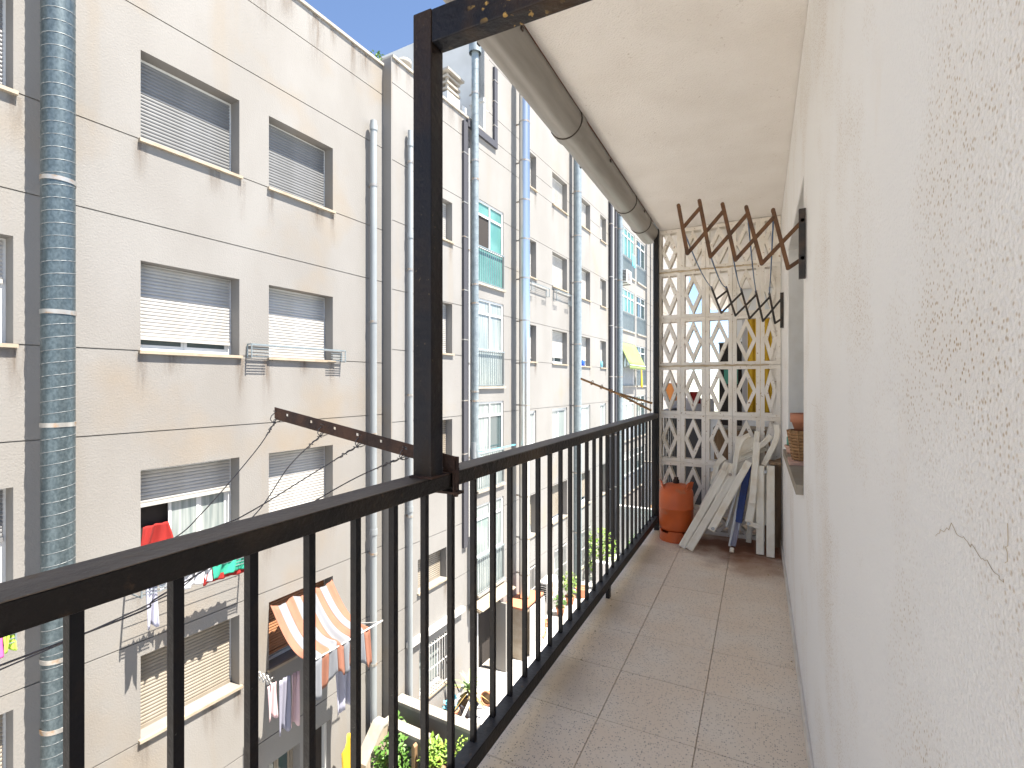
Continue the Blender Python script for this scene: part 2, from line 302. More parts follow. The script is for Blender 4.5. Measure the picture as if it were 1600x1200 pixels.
slat_cache = {}
def slat_mesh(w, m):
    k = (round(w, 3), m)
    if k not in slat_cache:
        mb = MB(); pr = [(0.0, 0.003), (0.008, 0.012), (0.010, 0.028), (0.006, 0.044), (0.0, 0.0495), (-0.006, 0.0495), (-0.006, 0.0)]
        mb.prism(pr, 'y', -w / 2, w / 2); slat_cache[k] = mb.mesh('slat', M[m])
    return slat_cache[k]
sill_cache = {}
def window(parent, x, s0, s1, z0, z1, slat='slat_white', closed=1.0, each=False, rec=0.22, sill=True, glass='glass', label=None, frame='alu', sashes=2, panes=True, skip=()):
    w = s1 - s0; f = 0.045; xf = x - rec
    fr = MB()
    for a, b in ((s0, s0 + f), (s1 - f, s1)): fr.box(xf - 0.05, xf + 0.02, a, b, z0, z1)
    fr.box(xf - 0.05, xf + 0.02, s0 + f, s1 - f, z1 - 0.07, z1); fr.box(xf - 0.05, xf + 0.02, s0 + f, s1 - f, z0, z0 + 0.05)
    wo = obj('window', fr, frame, parent)
    if label: wo['label'] = label
    if closed < 0.97 or panes:
        zt = z1 - 0.07; sw = (w - 2 * f) / sashes; sa = MB()
        for i in range(sashes):
            if i in skip: continue
            a = s0 + f + i * sw; b = a + sw; xs = xf - 0.03 + (0.012 if i % 2 else 0)
            for q0, q1 in ((a, a + 0.04), (b - 0.04, b)): sa.box(xs - 0.02, xs, q0, q1, z0 + 0.05, zt)
            sa.box(xs - 0.02, xs, a + 0.04, b - 0.04, z0 + 0.05, z0 + 0.10); sa.box(xs - 0.02, xs, a + 0.04, b - 0.04, zt - 0.04, zt)
            pn = MB(); pn.box(xs - 0.014, xs - 0.008, a + 0.038, b - 0.038, z0 + 0.098, zt - 0.038)
            obj('pane', pn, glass, wo)
        obj('sash', sa, frame, wo)
    bk = MB(); bk.box(xf - 0.115, xf - 0.11, s0 - 0.05, s1 + 0.05, z0 - 0.05, z1 + 0.05); obj('curtain', bk, 'dark', wo)  # no curtain: a dark sheet paints the unlit room behind the glass
    h = (z1 - z0 - 0.06) * closed; zb = z1 - 0.03 - h; n = max(0, int(h / 0.05))
    if n:
        me = slat_mesh(w - 2 * 0.03, slat)
        if each:
            for k in range(n): link('slat', me, wo, (xf + 0.022, (s0 + s1) / 2, zb + k * 0.05 + 0.02))
        else:
            mb = MB(); pr = [(0, 0.002), (0.010, 0.012), (0.010, 0.036), (0, 0.048)]
            for k in range(n): mb.prism([(xf + 0.03 + a, zb + 0.05 * k + 0.02 + c) for a, c in pr], 'y', s0 + 0.03, s1 - 0.03)
            obj('shutter', mb, slat, wo, kind='stuff')
        br = MB(); br.box(xf + 0.024, xf + 0.046, s0 + 0.03, s1 - 0.03, zb - 0.03, zb + 0.02); obj('shutter_bar', br, slat, wo)
    if sill:
        sl = MB(); sl.box(xf + 0.05, x + 0.055, s0 - 0.03, s1 + 0.03, z0 - 0.045, z0 - 0.002)
        sl.box(xf - 0.04, xf + 0.05, s0 + 0.001, s1 - 0.001, z0 - 0.045, z0 - 0.002); obj('sill', sl, 'sill', wo)
    return wo

X1 = -7.76; X2 = -7.52
bA = thing('apartment_building', 'beige stone-washed apartment building with grooved facade and wide roller shutters, beside the big ribbed flue', 'building', (0, 0, 0), (0, 0, FR))
rowsA = [(4.80, 6.02), (1.91, 3.14), (-0.97, 0.27), (-3.40, -2.27)]
colsA = [(3.48, 4.88), (5.40, 6.76), (0.85, 2.20), (-2.4, -1.0), (-5.0, -3.6), (-8.0, -6.6), (-11.0, -9.6)]
opsA = [(a, b, z0, z1) for a, b in colsA for z0, z1 in rowsA]
doorsA = [(5.40, 6.02, -6.4, -5.04), (6.13, 6.71, -6.69, -5.02)]
wall_bands(bA, 'facade', X1, -14, 8.15, [-6.7, -4.57, -3.44, -2.07, -0.98, 0.79, 1.905, 3.67, 4.795, 6.58, 7.74, 8.36], opsA + doorsA)
core = MB(); core.box(X1 - 9, X1 - 0.55, -14, 8.15, -6.7, 8.2); obj('core', core, 'penthouse', bA)
cp = MB(); cp.box(X1 - 0.3, X1 + 0.04, -14, 8.16, 8.362, 8.42); obj('parapet_cap', cp, 'coping', bA)
style = {(0, 0): ('slat_grey', .97), (0, 1): ('slat_grey', 1), (1, 0): ('slat_white', .86), (1, 1): ('slat_white', 1), (2, 0): ('slat_white', .42), (2, 1): ('slat_white', 1),
         (3, 0): ('slat_tan', 1), (3, 1): ('slat_brown', .9), (0, 2): ('slat_grey', 1), (1, 2): ('slat_white', .4), (2, 2): ('slat_grey', .5), (3, 2): ('slat_tan', .7)}
for ci, (a, b) in enumerate(colsA):
    for ri, (z0, z1) in enumerate(rowsA):
        s, c = style.get((ri, ci), ('slat_white', 0.9))
        lab = {(2, 0): 'window with half-raised white shutter and red cloth inside', (3, 1): 'window with brown shutter behind the striped sheet',
               (0, 0): 'top floor window with grey shutter not quite down', (1, 0): 'window with white shutter raised a hand above the sill'}.get((ri, ci))
        window(bA, X1, a, b, z0, z1, s, c, each=ci < 3, label=lab, rec=0.25, glass='glass_grey' if (ri, ci) == (2, 0) else 'glass', sashes=3 if (ri, ci) == (2, 0) else 2, skip=(0,) if (ri, ci) == (2, 0) else ())
window(bA, X1, 5.40, 6.02, -6.4, -5.04, closed=0, frame='slat_tan', sill=False, label='ground floor window in a cream frame', sashes=2)
d = MB(); d.box(X1 - 0.25, X1 - 0.2, 6.13, 6.71, -6.7, -5.02); do = obj('doorway_shade', d, 'dark', bA, label='dark open doorway at yard level')  # solid near-black panel; the opening's shade is put into its colour
d = MB(); d.box(X1 - 0.2, X1 - 0.12, 6.66, 6.71, -6.7, -5.02); d.box(X1 - 0.2, X1 - 0.12, 6.13, 6.18, -6.7, -5.02); obj('door_frame', d, 'alu', do)

dm = bpy.data.materials.new('drip_stain'); dm.use_nodes = True; nn = dm.node_tree.nodes; ll = dm.node_tree.links; pb = nn['Principled BSDF']
pb.inputs['Base Color'].default_value = (0.15, 0.105, 0.07, 1); pb.inputs['Roughness'].default_value = .95
tc_ = nn.new('ShaderNodeTexCoord'); sx = nn.new('ShaderNodeSeparateXYZ'); ll.new(tc_.outputs['Generated'], sx.inputs[0])
def mth(op, a, b_=None, c=None):
    q = nn.new('ShaderNodeMath'); q.operation = op
    for i_, v_ in enumerate((a, b_, c)):
        if v_ is None: continue
        if isinstance(v_, (int, float)): q.inputs[i_].default_value = v_
        else: ll.new(v_, q.inputs[i_])
    return q.outputs[0]
hz = mth('SUBTRACT', 1.0, mth('MULTIPLY', mth('ABSOLUTE', mth('SUBTRACT', sx.outputs['Y'], .5)), 2.0)); vt = mth('POWER', sx.outputs['Z'], 1.3)
mp_ = nn.new('ShaderNodeMapping'); mp_.inputs['Scale'].default_value = (1, 22, 2.2); ll.new(tc_.outputs['Object'], mp_.inputs['Vector'])
nz_ = nn.new('ShaderNodeTexNoise'); nz_.inputs['Scale'].default_value = 1.0; nz_.inputs['Detail'].default_value = 5; ll.new(mp_.outputs[0], nz_.inputs['Vector'])
al = mth('MULTIPLY', mth('MULTIPLY', mth('MULTIPLY', hz, vt), mth('MAXIMUM', mth('SUBTRACT', mth('MULTIPLY', nz_.outputs['Fac'], 2.4), .75), 0.0)), 0.75)
ll.new(mth('MINIMUM', al, 1.0), pb.inputs['Alpha'])
def drip(parent, x, s, w, z1, h, i=0):
    mb = MB(); mb.add([(x + .0025 + .0003 * i, s - w / 2, z1 - h), (x + .0025 + .0003 * i, s + w / 2, z1 - h), (x + .0025 + .0003 * i, s + w / 2, z1), (x + .0025 + .0003 * i, s - w / 2, z1)], [(0, 1, 2, 3)])
    obj('drip_stain', mb, dm, parent)
rd = random.Random(9)
for a, b in colsA[:3]:
    for z0, z1 in rowsA:
        for s_ in (a, b): drip(bA, X1, s_ + rd.uniform(-.05, .05), rd.uniform(.16, .32), z0 - .05, rd.uniform(.5, 1.0))
        drip(bA, X1, (a + b) / 2 + rd.uniform(-.4, .4), rd.uniform(.3, .6), z0 - .05, rd.uniform(.3, .6), 1)
for k in range(16): drip(bA, X1, .4 + k * .49 + rd.uniform(-.2, .2), rd.uniform(.15, .5), 8.36, rd.uniform(.4, 1.3), 2 + k % 3)
bB = thing('apartment_building', 'long taller pale apartment building further along, with glazed galleries and many vertical ducts', 'building', (0, 0, 0), (0, 0, FR))
rowsB = [(7.97, 9.12), (5.0, 6.24), (2.2, 3.42), (-0.63, 0.56), (-3.58, -2.24)]
colsB = [(14.0, 15.13), (16.44, 17.80), (19.0, 20.33), (21.63, 22.44)]
opB = [(9.05, 10.34, 5.05, 6.05), (9.05, 10.34, 2.22, 3.48), (9.05, 10.34, -0.62, 0.56), (9.0, 10.1, -3.38, -2.62)]
opB += [(a, b, z0, z1) for a, b in colsB for z0, z1 in rowsB]
grille = [(9.05, 10.1, -5.95, -4.72), (14.2, 15.05, -6.1, -4.6), (16.6, 17.7, -6.1, -4.6), (19.0, 20.3, -6.1, -4.6)]
gal = [(11.45, 12.93, 4.25, 6.57), (11.45, 12.93, 1.38, 3.83), (11.45, 12.93, -1.5, 0.95), (11.45, 12.93, -4.35, -1.9)]
gal2 = [(24.1, 27.3, 7.15, 9.6), (24.1, 27.3, 4.25, 6.42), (24.1, 27.3, 1.35, 3.6), (24.1, 27.3, -1.5, 0.8), (24.1, 27.3, -4.3, -2.1)]
gal3 = [(27.7, 29.6, z0, z1) for (_, _, z0, z1) in gal2]
dr = [(11.5, 12.75, -6.69, -4.62)]
jB = [-6.7, -4.45, -3.55, -2.2, -0.635, 0.62, 2.195, 3.5, 4.995, 6.3, 7.965, 9.2, 10.7, 11.9]
wall_bands(bB, 'facade2', X2, 8.15, 44, [j for j in jB if j < 7.9] + [7.965, 8.5], opB + grille + gal + gal2 + gal3 + dr)
# storeys above the terrace
opTop = [o for o in opB if o[0] > 11.9] + gal2 + gal3
wall_bands(bB, 'facade2', X2, 11.87, 44, [8.5, 9.2, 10.7, 11.9], opTop)
core = MB(); core.box(X2 - 9, X2 - 0.9, 8.15, 11.88, -6.7, 8.0); core.box(X2 - 9, X2 - 0.9, 11.88, 44, -6.7, 11.9); obj('core', core, 'penthouse', bB)
sd = MB(); sd.box(X2 - 2.6, X2 - 0.003, 11.87, 12.1, 8.05, 11.9); obj('penthouse_wall', sd, 'penthouse', bB)
sl = MB(); sl.box(X2 - 1.0, X2 - 0.02, 8.15, 11.87, 7.9, 8.0); obj('terrace_slab', sl, 'coping', bB)
ms = MB(); ms.box(X2 - 0.35, X2 + 0.02, 11.80, 11.869, 8.5, 9.35); ms.box(X2 - 0.45, X2 + 0.04, 11.76, 11.868, 9.35, 9.45); obj('parapet_pier', ms, 'penthouse', bB)
cp = MB(); cp.box(X2 - 0.3, X2 + 0.04, 8.14, 11.86, 8.502, 8.56); obj('parapet_cap', cp, 'coping', bB)
jm = MB(); jm.box(X2 - 0.5, X2 - 0.001, 8.12, 8.149, -6.7, 8.5); obj('end_face', jm, 'facade', bB)
for (a, b, z0, z1) in opB[:4]:
    window(bB, X2, a, b, z0, z1, 'slat_white' if z0 > 0 else 'slat_tan', 1.0 if z0 != -0.62 else .9)
rnd = random.Random(3)
for a, b in colsB:
    for z0, z1 in rowsB:
        op = z0 < 0 and z0 > -1
        window(bB, X2, a, b, z0, z1, 'slat_white' if z0 > -3 else 'slat_tan', 0.0 if op else rnd.choice([1, 1, .9, .8]), rec=0.06 if op else 0.22, glass='glass_grey' if op else 'glass')
for (a, b, z0, z1) in grille:
    window(bB, X2, a, b, z0, z1, 'slat_white', 0.0, sill=True, rec=0.2, glass='glass_grey')
    gm = MB(); n = int((b - a) / 0.1)
    for k in range(n + 1): gm.bar((X2 + 0.03, a + 0.02 + k * (b - a - 0.04) / n, z0), (X2 + 0.03, a + 0.02 + k * (b - a - 0.04) / n, z1), 0.014)
    for z in (z0 + 0.05, (z0 + z1) / 2, z1 - 0.05): gm.bar((X2 + 0.03, a, z), (X2 + 0.03, b, z), 0.018)
    obj('window_grille', gm, 'white_pvc', bB)
def gallery(a, b, z0, z1, rail_h, npan, glass, panel=None, barmat='galv_pale', ledge=True, tint=None, label=None):
    fr = MB(); x = X2 - 0.06; zr = z0 + rail_h; zt = z1 - 0.42
    for k in range(npan + 1):
        s = a + 0.03 + k * (b - a - 0.06) / npan; fr.box(x - 0.03, x + 0.03, s - 0.03, s + 0.03, zr, z1)
    for z in (z1 - 0.05, zt, zr): fr.box(x - 0.034, x + 0.034, a + 0.002, b - 0.002, z - 0.01, z + 0.05)
    go = obj('gallery', fr, 'alu', bB)
    if label: go['label'] = label
    for k in range(npan):
        s0 = a + 0.06 + k * (b - a - 0.06) / npan; s1 = a + (k + 1) * (b - a - 0.06) / npan
        for q0, q1 in ((zr + 0.05, zt - 0.012), (zt + 0.052, z1 - 0.06)):
            p = MB(); p.box(x - 0.006, x + 0.004, s0, s1, q0, q1); obj('pane', p, tint[k % len(tint)] if tint and q0 < zt else glass, go)
    if panel:
        p = MB(); p.box(x - 0.02, x + 0.02, a + 0.002, b - 0.002, z0 + 0.02, zr - 0.012); obj('lower_panel', p, panel, go)
    p = MB(); n = int((b - a) / 0.11)
    for k in range(n + 1):
        s = a + 0.02 + k * (b - a - 0.04) / n; p.bar((X2 + 0.03, s, z0 + 0.03), (X2 + 0.03, s, zr), 0.014)
    p.bar((X2 + 0.03, a, zr + 0.01), (X2 + 0.03, b, zr + 0.01), 0.03); p.bar((X2 + 0.03, a, z0 + 0.04), (X2 + 0.03, b, z0 + 0.04), 0.02)
    obj('railing', p, barmat, go)
    bk = MB(); bk.box(X2 - 0.8, X2 - 0.78, a - 0.2, b + 0.2, z0 - 0.1, z1 + 0.1); obj('back_wall', bk, 'glass_grey', go)
    if ledge:
        lg = MB(); lg.box(X2 - 0.2, X2 + 0.07, a + 0.01, b + 0.04, z0 - 0.06, z0 + 0.005); obj('ledge', lg, 'coping', go)
gt = [['dark', 'glass_teal'], ['glass_grey', 'glass_grey'], ['glass_grey', 'glass'], ['glass_grey', 'glass_grey']]
for i, (a, b, z0, z1) in enumerate(gal):
    gallery(a, b, z0, z1, 1.0, 2, 'glass_teal' if i == 0 else 'glass_grey', panel='glass_teal' if i == 0 else 'glass_grey', tint=gt[i],
            barmat='galv_pale' if i else 'galv_pale', label=['top gallery with green and purple glass', None, None, 'lowest gallery above the tiled ledge'][i])
for i, (a, b, z0, z1) in enumerate(gal2):
    gallery(a, b, z0, z1, 0.95, 5, 'glass_teal' if i < 2 else 'glass_grey', panel='galv_pale' if i < 2 else 'white_cloth')
for (a, b, z0, z1) in gal3:
    gallery(a, b, z0, z1, 0.95, 2, 'glass', panel='galv_pale')
d = MB(); d.box(X2 - 0.35, X2 - 0.3, 11.5, 12.75, -6.7, -4.62); do = obj('doorway_shade', d, 'dark', bB, label='open doorway under the lowest gallery')  # dark panel paints the shade inside the open doorway
d = MB(); d.box(X2 - 0.1, X2 - 0.02, 11.5, 11.58, -6.7, -4.62); d.box(X2 - 0.1, X2 - 0.02, 11.58, 12.75, -4.68, -4.62); obj('door_frame', d, 'alu', do)
d = MB(); d.box(X2, X2 + 0.5, 12.2, 12.26, -6.69, -4.75); obj('open_door', d, 'facade', bB)
# tiled ledge under the lowest gallery
tl = MB(); tl.box(X2, X2 + 0.34, 11.1, 12.95, -4.62, -4.56); to = obj('tiled_ledge', tl, 'sill', bB)
for k in range(7):
    t = MB(); t.prism([(X2 + 0.01, -4.50), (X2 + 0.42, -4.575), (X2 + 0.42, -4.555), (X2 + 0.01, -4.475)], 'y', 11.12 + k * 0.262, 11.12 + k * 0.262 + 0.255); obj('tile', t, 'sill', to)
# white cornice over the yard windows
lg = MB(); lg.box(X2, X2 + 0.12, 8.6, 10.75, -4.46, -4.34); obj('cornice', lg, 'white_pvc', bB)

for a, b, z0, z1 in opB:
    for s_ in (a + .05, b - .05):
        if rd.random() < .75: drip(bB, X2, s_, rd.uniform(.15, .3), z0 - .05, rd.uniform(.5, 1.1))
for k in range(9): drip(bB, X2, 8.3 + k * .4, rd.uniform(.15, .45), 8.5, rd.uniform(.4, 1.2), 2)
# things on the roof line
ch = fthing('chimney', 'white rendered chimney with layered louvre cap on the terrace edge', 'chimney', 10.75, 8.0, 7.99)
p = MB(); p.box(-0.25, 0.25, -0.3, 0.3, 0, 1.05); obj('stack', p, 'penthouse', ch)
for k in range(3):
    p = MB(); p.box(-0.24, 0.24, -0.29, 0.29, 1.12 + k * .16, 1.18 + k * .16); obj('louvre', p, 'coping', ch)
p = MB()
for i in (-.18, .18):
    for j in (-.22, .22): p.box(i - .03, i + .03, j - .03, j + .03, 1.05, 1.62)
obj('cap_post', p, 'coping', ch)
p = MB(); p.box(-0.32, 0.32, -0.37, 0.37, 1.56, 1.62); obj('cap', p, 'coping', ch)
p = MB(); p.box(0.0, 0.34, 0.32, 0.5, 0.05, 0.95); fobj('roof_box', p, 'alu', 10.75, 8.05, 8.0, 'bright white metal box beside the chimney on the terrace', 'roof box')

# ------------------------------------------------------------------ ducts and pipes on the facades
def ribbed(name, label, cat, S, D, r, z0, z1, m, pitch=0.145, clamps=(), wallX=0.3, group='vertical ducts on the opposite facade', cap=False, rib=True, n=20, clampm='clamp', tilt=0.0):
    t = fthing(name, label, cat, S, D, z0, group)
    p = MB(); p.tube([(0, 0, 0), (0, 0, z1 - z0)], r, n); obj('duct', p, m, t)
    if rib:
        p = MB(); k = int((z1 - z0) / pitch); N = 14; pts = []
        for i in range(k * N): a = 2 * math.pi * i / N; pts.append((math.cos(a) * r, math.sin(a) * r, pitch * i / N))
        p.tube(pts, 0.006, 4, cap=False); obj('spiral_seam', p, m if tilt == 0 else 'seam', t)
    for c in clamps:
        q = MB(); q.tube([(0, 0, c - z0 - .025), (0, 0, c - z0 + .025)], r + 0.008, n); q.box(-wallX, 0, -0.015, 0.015, c - z0 - 0.02, c - z0 + 0.02); obj('clamp', q, clampm, t)
    if cap:
        q = MB(); q.tube([(0, 0, z1 - z0 - .28), (0, 0, z1 - z0 - .02)], r * 1.75, n, cap=False); q.tube([(0, 0, z1 - z0 - .02), (0, 0, z1 - z0)], r * 1.75, n); obj('cap', q, m, t)
    return t
ribbed('ventilation_duct', 'widest dark spiral-seamed galvanised flue, leftmost on the opposite wall', 'duct', 2.50, 7.46, 0.155, -6.7, 9.3, 'galv', clamps=(3.81, 2.28, 0.98, -1.72, -2.52), wallX=.28, tilt=1, n=28)
def plain(name, label, S, D, r, z0, z1, m, clamps, couplers=(), **kw):
    t = ribbed(name, label, 'pipe', S, D, r, z0, z1, m, clamps=clamps, rib=False, wallX=D and .12, group='vertical ducts on the opposite facade', n=16)
    for c in couplers:
        q = MB(); q.tube([(0, 0, c - z0), (0, 0, c - z0 + .12)], r + .012, 16); obj('coupler', q, m, t)
    return t
plain('drainpipe', 'grey plastic drainpipe just before the corner of the two buildings', 7.70, 7.62, 0.068, -5.6, 6.95, 'pvc', (5.6, 2.75, 0.4, -2.1, -4.4), (6.75, -1.7))
plain('drainpipe', 'thinner grey plastic drainpipe just past the corner of the two buildings', 8.62, 7.42, 0.055, -5.75, 7.1, 'pvc', (6.4, 4.0, 1.2, -1.5), (6.75, 4.7, -1.4))
t = ribbed('ventilation_duct', 'galvanised duct with round cap and lower elbow, just left of the glazed galleries', 'duct', 11.15, 7.36, 0.095, -0.35, 10.55, 'galv_pale', clamps=(9.2, 7.4, 6.9, 4.1, 3.6, 1.25, 1.0), cap=True, pitch=.2, wallX=.18)
q = MB(); q.tube([(0, 0, .03), (0, 0.02, -.12), (0.03, 0.12, -.22), (0.06, 0.3, -.26)], 0.1, 14); obj('elbow', q, 'galv_pale', t)
q = MB(); q.tube([(0, -.05, -4.2), (0, -.05, .25)], 0.075, 12); obj('lower_duct', q, 'pvc', t)
t = fthing('cable_duct', 'flat black cable duct dropping from the parapet, left of the capped duct', 'cable duct', 10.86, 7.52, 0)
q = MB(); q.box(0.002, 0.07, -0.09, 0.09, -2.85, 8.35); obj('vertical_run', q, 'black_duct', t)
q = MB(); q.box(0.002, 0.075, 0.095, 1.62, 8.28, 8.46); obj('horizontal_run', q, 'black_duct', t)
q = MB(); q.box(0.002, 0.07, 1.45, 1.62, 8.465, 10.6); obj('upper_run', q, 'black_duct', t)
for z in (7.5, 6.2, 5.3, 3.9, 2.6, 1.0, -.4): q = MB(); q.box(0.001, 0.078, -0.1, 0.1, z, z + .03); obj('strap', q, 'clamp', t)
for z in (8.9, 9.6, 10.2): q = MB(); q.box(0.001, 0.078, 1.44, 1.63, z, z + .03); obj('strap', q, 'clamp', t)
plain('conduit', 'slim white conduit running close beside the black cable duct', 11.02, 7.47, 0.03, -2.6, 7.7, 'white_pvc', (5, 2, -.5))
ribbed('ventilation_duct', 'shiny stainless steel chimney flue, widest pipe right of the glazed galleries', 'duct', 13.62, 7.17, 0.165, -5.1, 11.2, 'steel', pitch=1.0, clamps=(9.5, 8.3, 7.1, 5.9, 4.7, 3.4, 2.1, .8, -.6, -2.0, -3.3, -4.4), wallX=.3, rib=False, n=28)
ribbed('ventilation_duct', 'pale galvanised spiral duct between the far window columns', 'duct', 18.2, 7.25, 0.155, -6.5, 11.0, 'galv_pale', clamps=(8.9, 7.2, 5.4, 3.0, .6, -2, -4.3), pitch=.2)
for S, D, r, m, lab in ((22.85, 7.42, .09, 'black_duct', 'black pipe nearest the narrow window column'), (23.2, 7.44, .06, 'white_pvc', 'white pipe right of the black one by the far galleries'),
                        (23.5, 7.4, .07, 'black_duct', 'second dark pipe by the far galleries'), (23.85, 7.3, .14, 'galv_pale', 'bluish galvanised duct at the left edge of the far galleries'),
                        (29.9, 6.9, .2, 'galv_pale', 'bluish galvanised duct beyond the far galleries'), (30.9, 7.2, .15, 'black_duct', 'dark pipe furthest along the facade'), (31.6, 7.2, .12, 'white_pvc', 'pale pipe furthest along the facade')):
    plain('drainpipe' if r < .12 else 'ventilation_duct', lab, S, D, r, -6.6, 10.9, m, (9.0, 6.5, 4.2, 1.8, -1.0, -3.5))

# ------------------------------------------------------------------ cloth helpers and things on the facade
def cloth(mb, s0, s1, ztop, drop, x=0.0, wave=0.03, k=3, ph=0.0, taper=0.0):
    def fn(u, v):
        s = s0 + (s1 - s0) * u; c = (s0 + s1) / 2; s = c + (s - c) * (1 - taper * v)
        return (x + wave * (math.sin(k * 6.28 * u + ph + 1.5 * v) * (0.3 + v) + .45 * math.sin(k * 17 * u + 3 * ph + 2.5 * v)), s, ztop - drop * v * (1 + .05 * math.sin(9 * u + ph)))
    return mb.sheet(fn, 22, 10)
def solid(o, t=0.006):
    m = o.modifiers.new('solid', 'SOLIDIFY'); m.thickness = t; return o
# drying rack, wire, on the middle floor
def wirerack(label, S0, S1, D, z, depth=0.32, h=0.2, group='drying racks under the windows opposite', m='galv_pale'):
    t = fthing('drying_rack', label, 'drying rack', S0, D, z, group); L = S1 - S0
    p = MB()
    for xx in (0.02, depth): p.bar((xx, 0, h), (xx, L, h), 0.018); 
    for y in (0, L): 
        p.bar((0.02, y, h), (depth, y, h), 0.015); p.bar((0.02, y, 0), (0.02, y, h), 0.015); p.bar((depth, y, 0), (depth, y, h), 0.015); p.bar((0.02, y, 0), (depth, y, 0), 0.012)
    obj('frame', p, m, t)
    p = MB()
    for k in range(1, 5): p.tube([(depth * k / 5 + .02, 0, h - .02), (depth * k / 5 + .02, L, h - .02)], 0.0035, 5)
    obj('line', p, 'white_pvc', t)
    p = MB()
    for y0, y1 in ((0, .35), (L - .35, L)):
        for k in range(4): p.bar((depth, y0, .02 + k * .045), (depth, y1, .02 + k * .045), .008)
    obj('end_grid', p, m, t, kind='stuff')
    return t
wirerack('wire drying rack under the closed right-hand window, second floor from the top', 5.0, 6.95, 7.755, 1.88, 0.13, 0.22)
wirerack('drying rack hung with white, red and teal washing behind the balcony rail', 3.3, 4.9, 7.755, -1.32, 0.42, 0.12)
wirerack('drying rack with magenta and lime washing at the left edge', 0.9, 2.1, 7.755, -1.36, 0.42, 0.12)
wirerack('folded grey drying rack below the window right of the stainless flue', 14.5, 15.9, 7.515, 4.5, 0.14, 0.28)
wirerack('drying rack with fanned wires under the far second column window', 16.5, 17.9, 7.515, 4.45, 0.14, 0.4)
def hang(label, m, S0, S1, D, z, drop, group, k=2, ph=0., taper=0.0, wave=.03):
    mb = MB(); cloth(mb, 0, S1 - S0, 0, drop, 0, wave, k, ph, taper); o = fobj('laundry', mb, m, S0, D, z, label, 'laundry', group); return solid(o)
G = 'washing hung out on the opposite facade'
hang('white towel hanging from the rack below the half-open window', 'white_cloth', 3.72, 4.2, 7.36, -1.2, .2, G, 3)
hang('long lilac-white strip of washing at the left end of the rack', 'lilac', 3.36, 3.50, 7.36, -1.2, .55, G, 1)
hang('white pillowcase at the left of the washing rack', 'white_cloth', 3.52, 3.70, 7.38, -1.2, .12, G, 1)
hang('teal towel folded over the right end of the rack', 'teal_cloth', 4.2, 4.75, 7.34, -1.19, .19, G, 2)
hang('red cloth peeking out below the teal towel', 'red_cloth', 4.1, 4.72, 7.39, -1.2, .25, G, 2, 1)
hang('magenta cloth on the rack at the left edge of the picture', 'pink_cloth', 1.4, 2.0, 7.34, -1.2, .25, G, 2)
hang('lime green cloth on the rack at the left edge', 'lime_cloth', 2.0, 2.1, 7.34, -1.2, .22, G, 1)
hang('rose towel on the lower rack under the striped sheet', 'mauve', 5.02, 5.18, 7.25, -3.35, .55, G, 1)
hang('slate grey trousers on the lower rack under the striped sheet', 'slate_cloth', 5.2, 5.4, 7.22, -3.35, .85, G, 1, 1)
hang('pale mauve shirt on the lower rack under the striped sheet', 'mauve', 5.42, 5.58, 7.2, -3.35, .85, G, 1, 2)
hang('dark narrow garment beside the striped sheet', 'slate_cloth', 5.62, 5.72, 7.15, -3.35, .7, G, 1, .5)
hang('pale lilac sheet hanging right of the striped sheet', 'lilac', 6.25, 6.85, 7.15, -3.5, 1.0, G, 3, .5, .25)
hang('blue and white jacket on the topmost far gallery', 'cyan', 25.6, 26.3, 7.2, 8.2, .6, G, 2)
hang('pale yellow sheet beside the lime awning', 'yellow', 27.35, 27.65, 7.2, 2.5, 1.2, G, 1)
# red cloth in the open window
mb = MB(); cloth(mb, 0, 0.34, 0, .34, 0, .05, 1, .5, -.3); solid(fobj('curtain', mb, 'red_cloth', 3.62, 8.03, -.58, 'red cloth showing in the open half of the window', 'curtain'))
# striped sheet used as an awning
aw = fthing('striped_sheet', 'peach and grey striped sheet stretched out as an awning over a ground floor window', 'awning', 5.40, 7.72, -2.31)
N = 9; Wd = 1.3
for k in range(N):
    mb = MB()
    def fn(u, v, k=k):
        t = (k + u) / N; s = Wd * t
        f = 0.04 * math.sin(t * 17 + 1) + 0.03 * math.sin(t * 31)
        if v < 0.68:
            q = v / 0.68; x = 0.95 * q + .012 * math.sin(t * 60 + q * 3); z = -0.70 * q - 0.20 * math.sin(math.pi * q) + f * q - .07 * abs(math.sin(t * 9.4)) * (1 - q) ** 2 + .02 * math.sin(t * 47 + 5 * q) * q
        else:
            q = (v - 0.68) / 0.32; x = 0.95 + (0.05 * math.sin(t * 15) + .025 * math.sin(t * 44)) * q + .012 * math.sin(t * 60 + 3); z = -0.70 - (0.58 + 0.07 * math.sin(t * 8 + .5)) * q + f + .02 * math.sin(t * 47 + 5)
        return (x, s + 0.10 * v * (t - .3), z)
    mb.sheet(fn, 8, 26); solid(obj('stripe', mb, 'peach' if k % 2 == 0 else 'greystripe', aw), .004)
mb = MB(); mb.bar((0.95, .02, -.73), (0.95, 1.68, -.73), .018); mb.bar((0.02, 1.62, -1.0), (.95, 1.62, -.74), .016); obj('pole', mb, 'alu', aw)
t = fthing('scissor_rack', 'small white scissor drying rack beside the striped sheet', 'drying rack', 5.02, 7.74, -3.3)
for k in range(5):
    mb = MB(); mb.bar((.1 * k, .05, -.06), (.1 * k + .14, .05, .08), .014); mb.bar((.1 * k, .05, .08), (.1 * k + .14, .05, -.06), .014); obj('arm', mb, 'white_pvc', t)
mb = MB(); mb.box(0, .02, .03, .07, -.2, .2); obj('plate', mb, 'white_pvc', t)
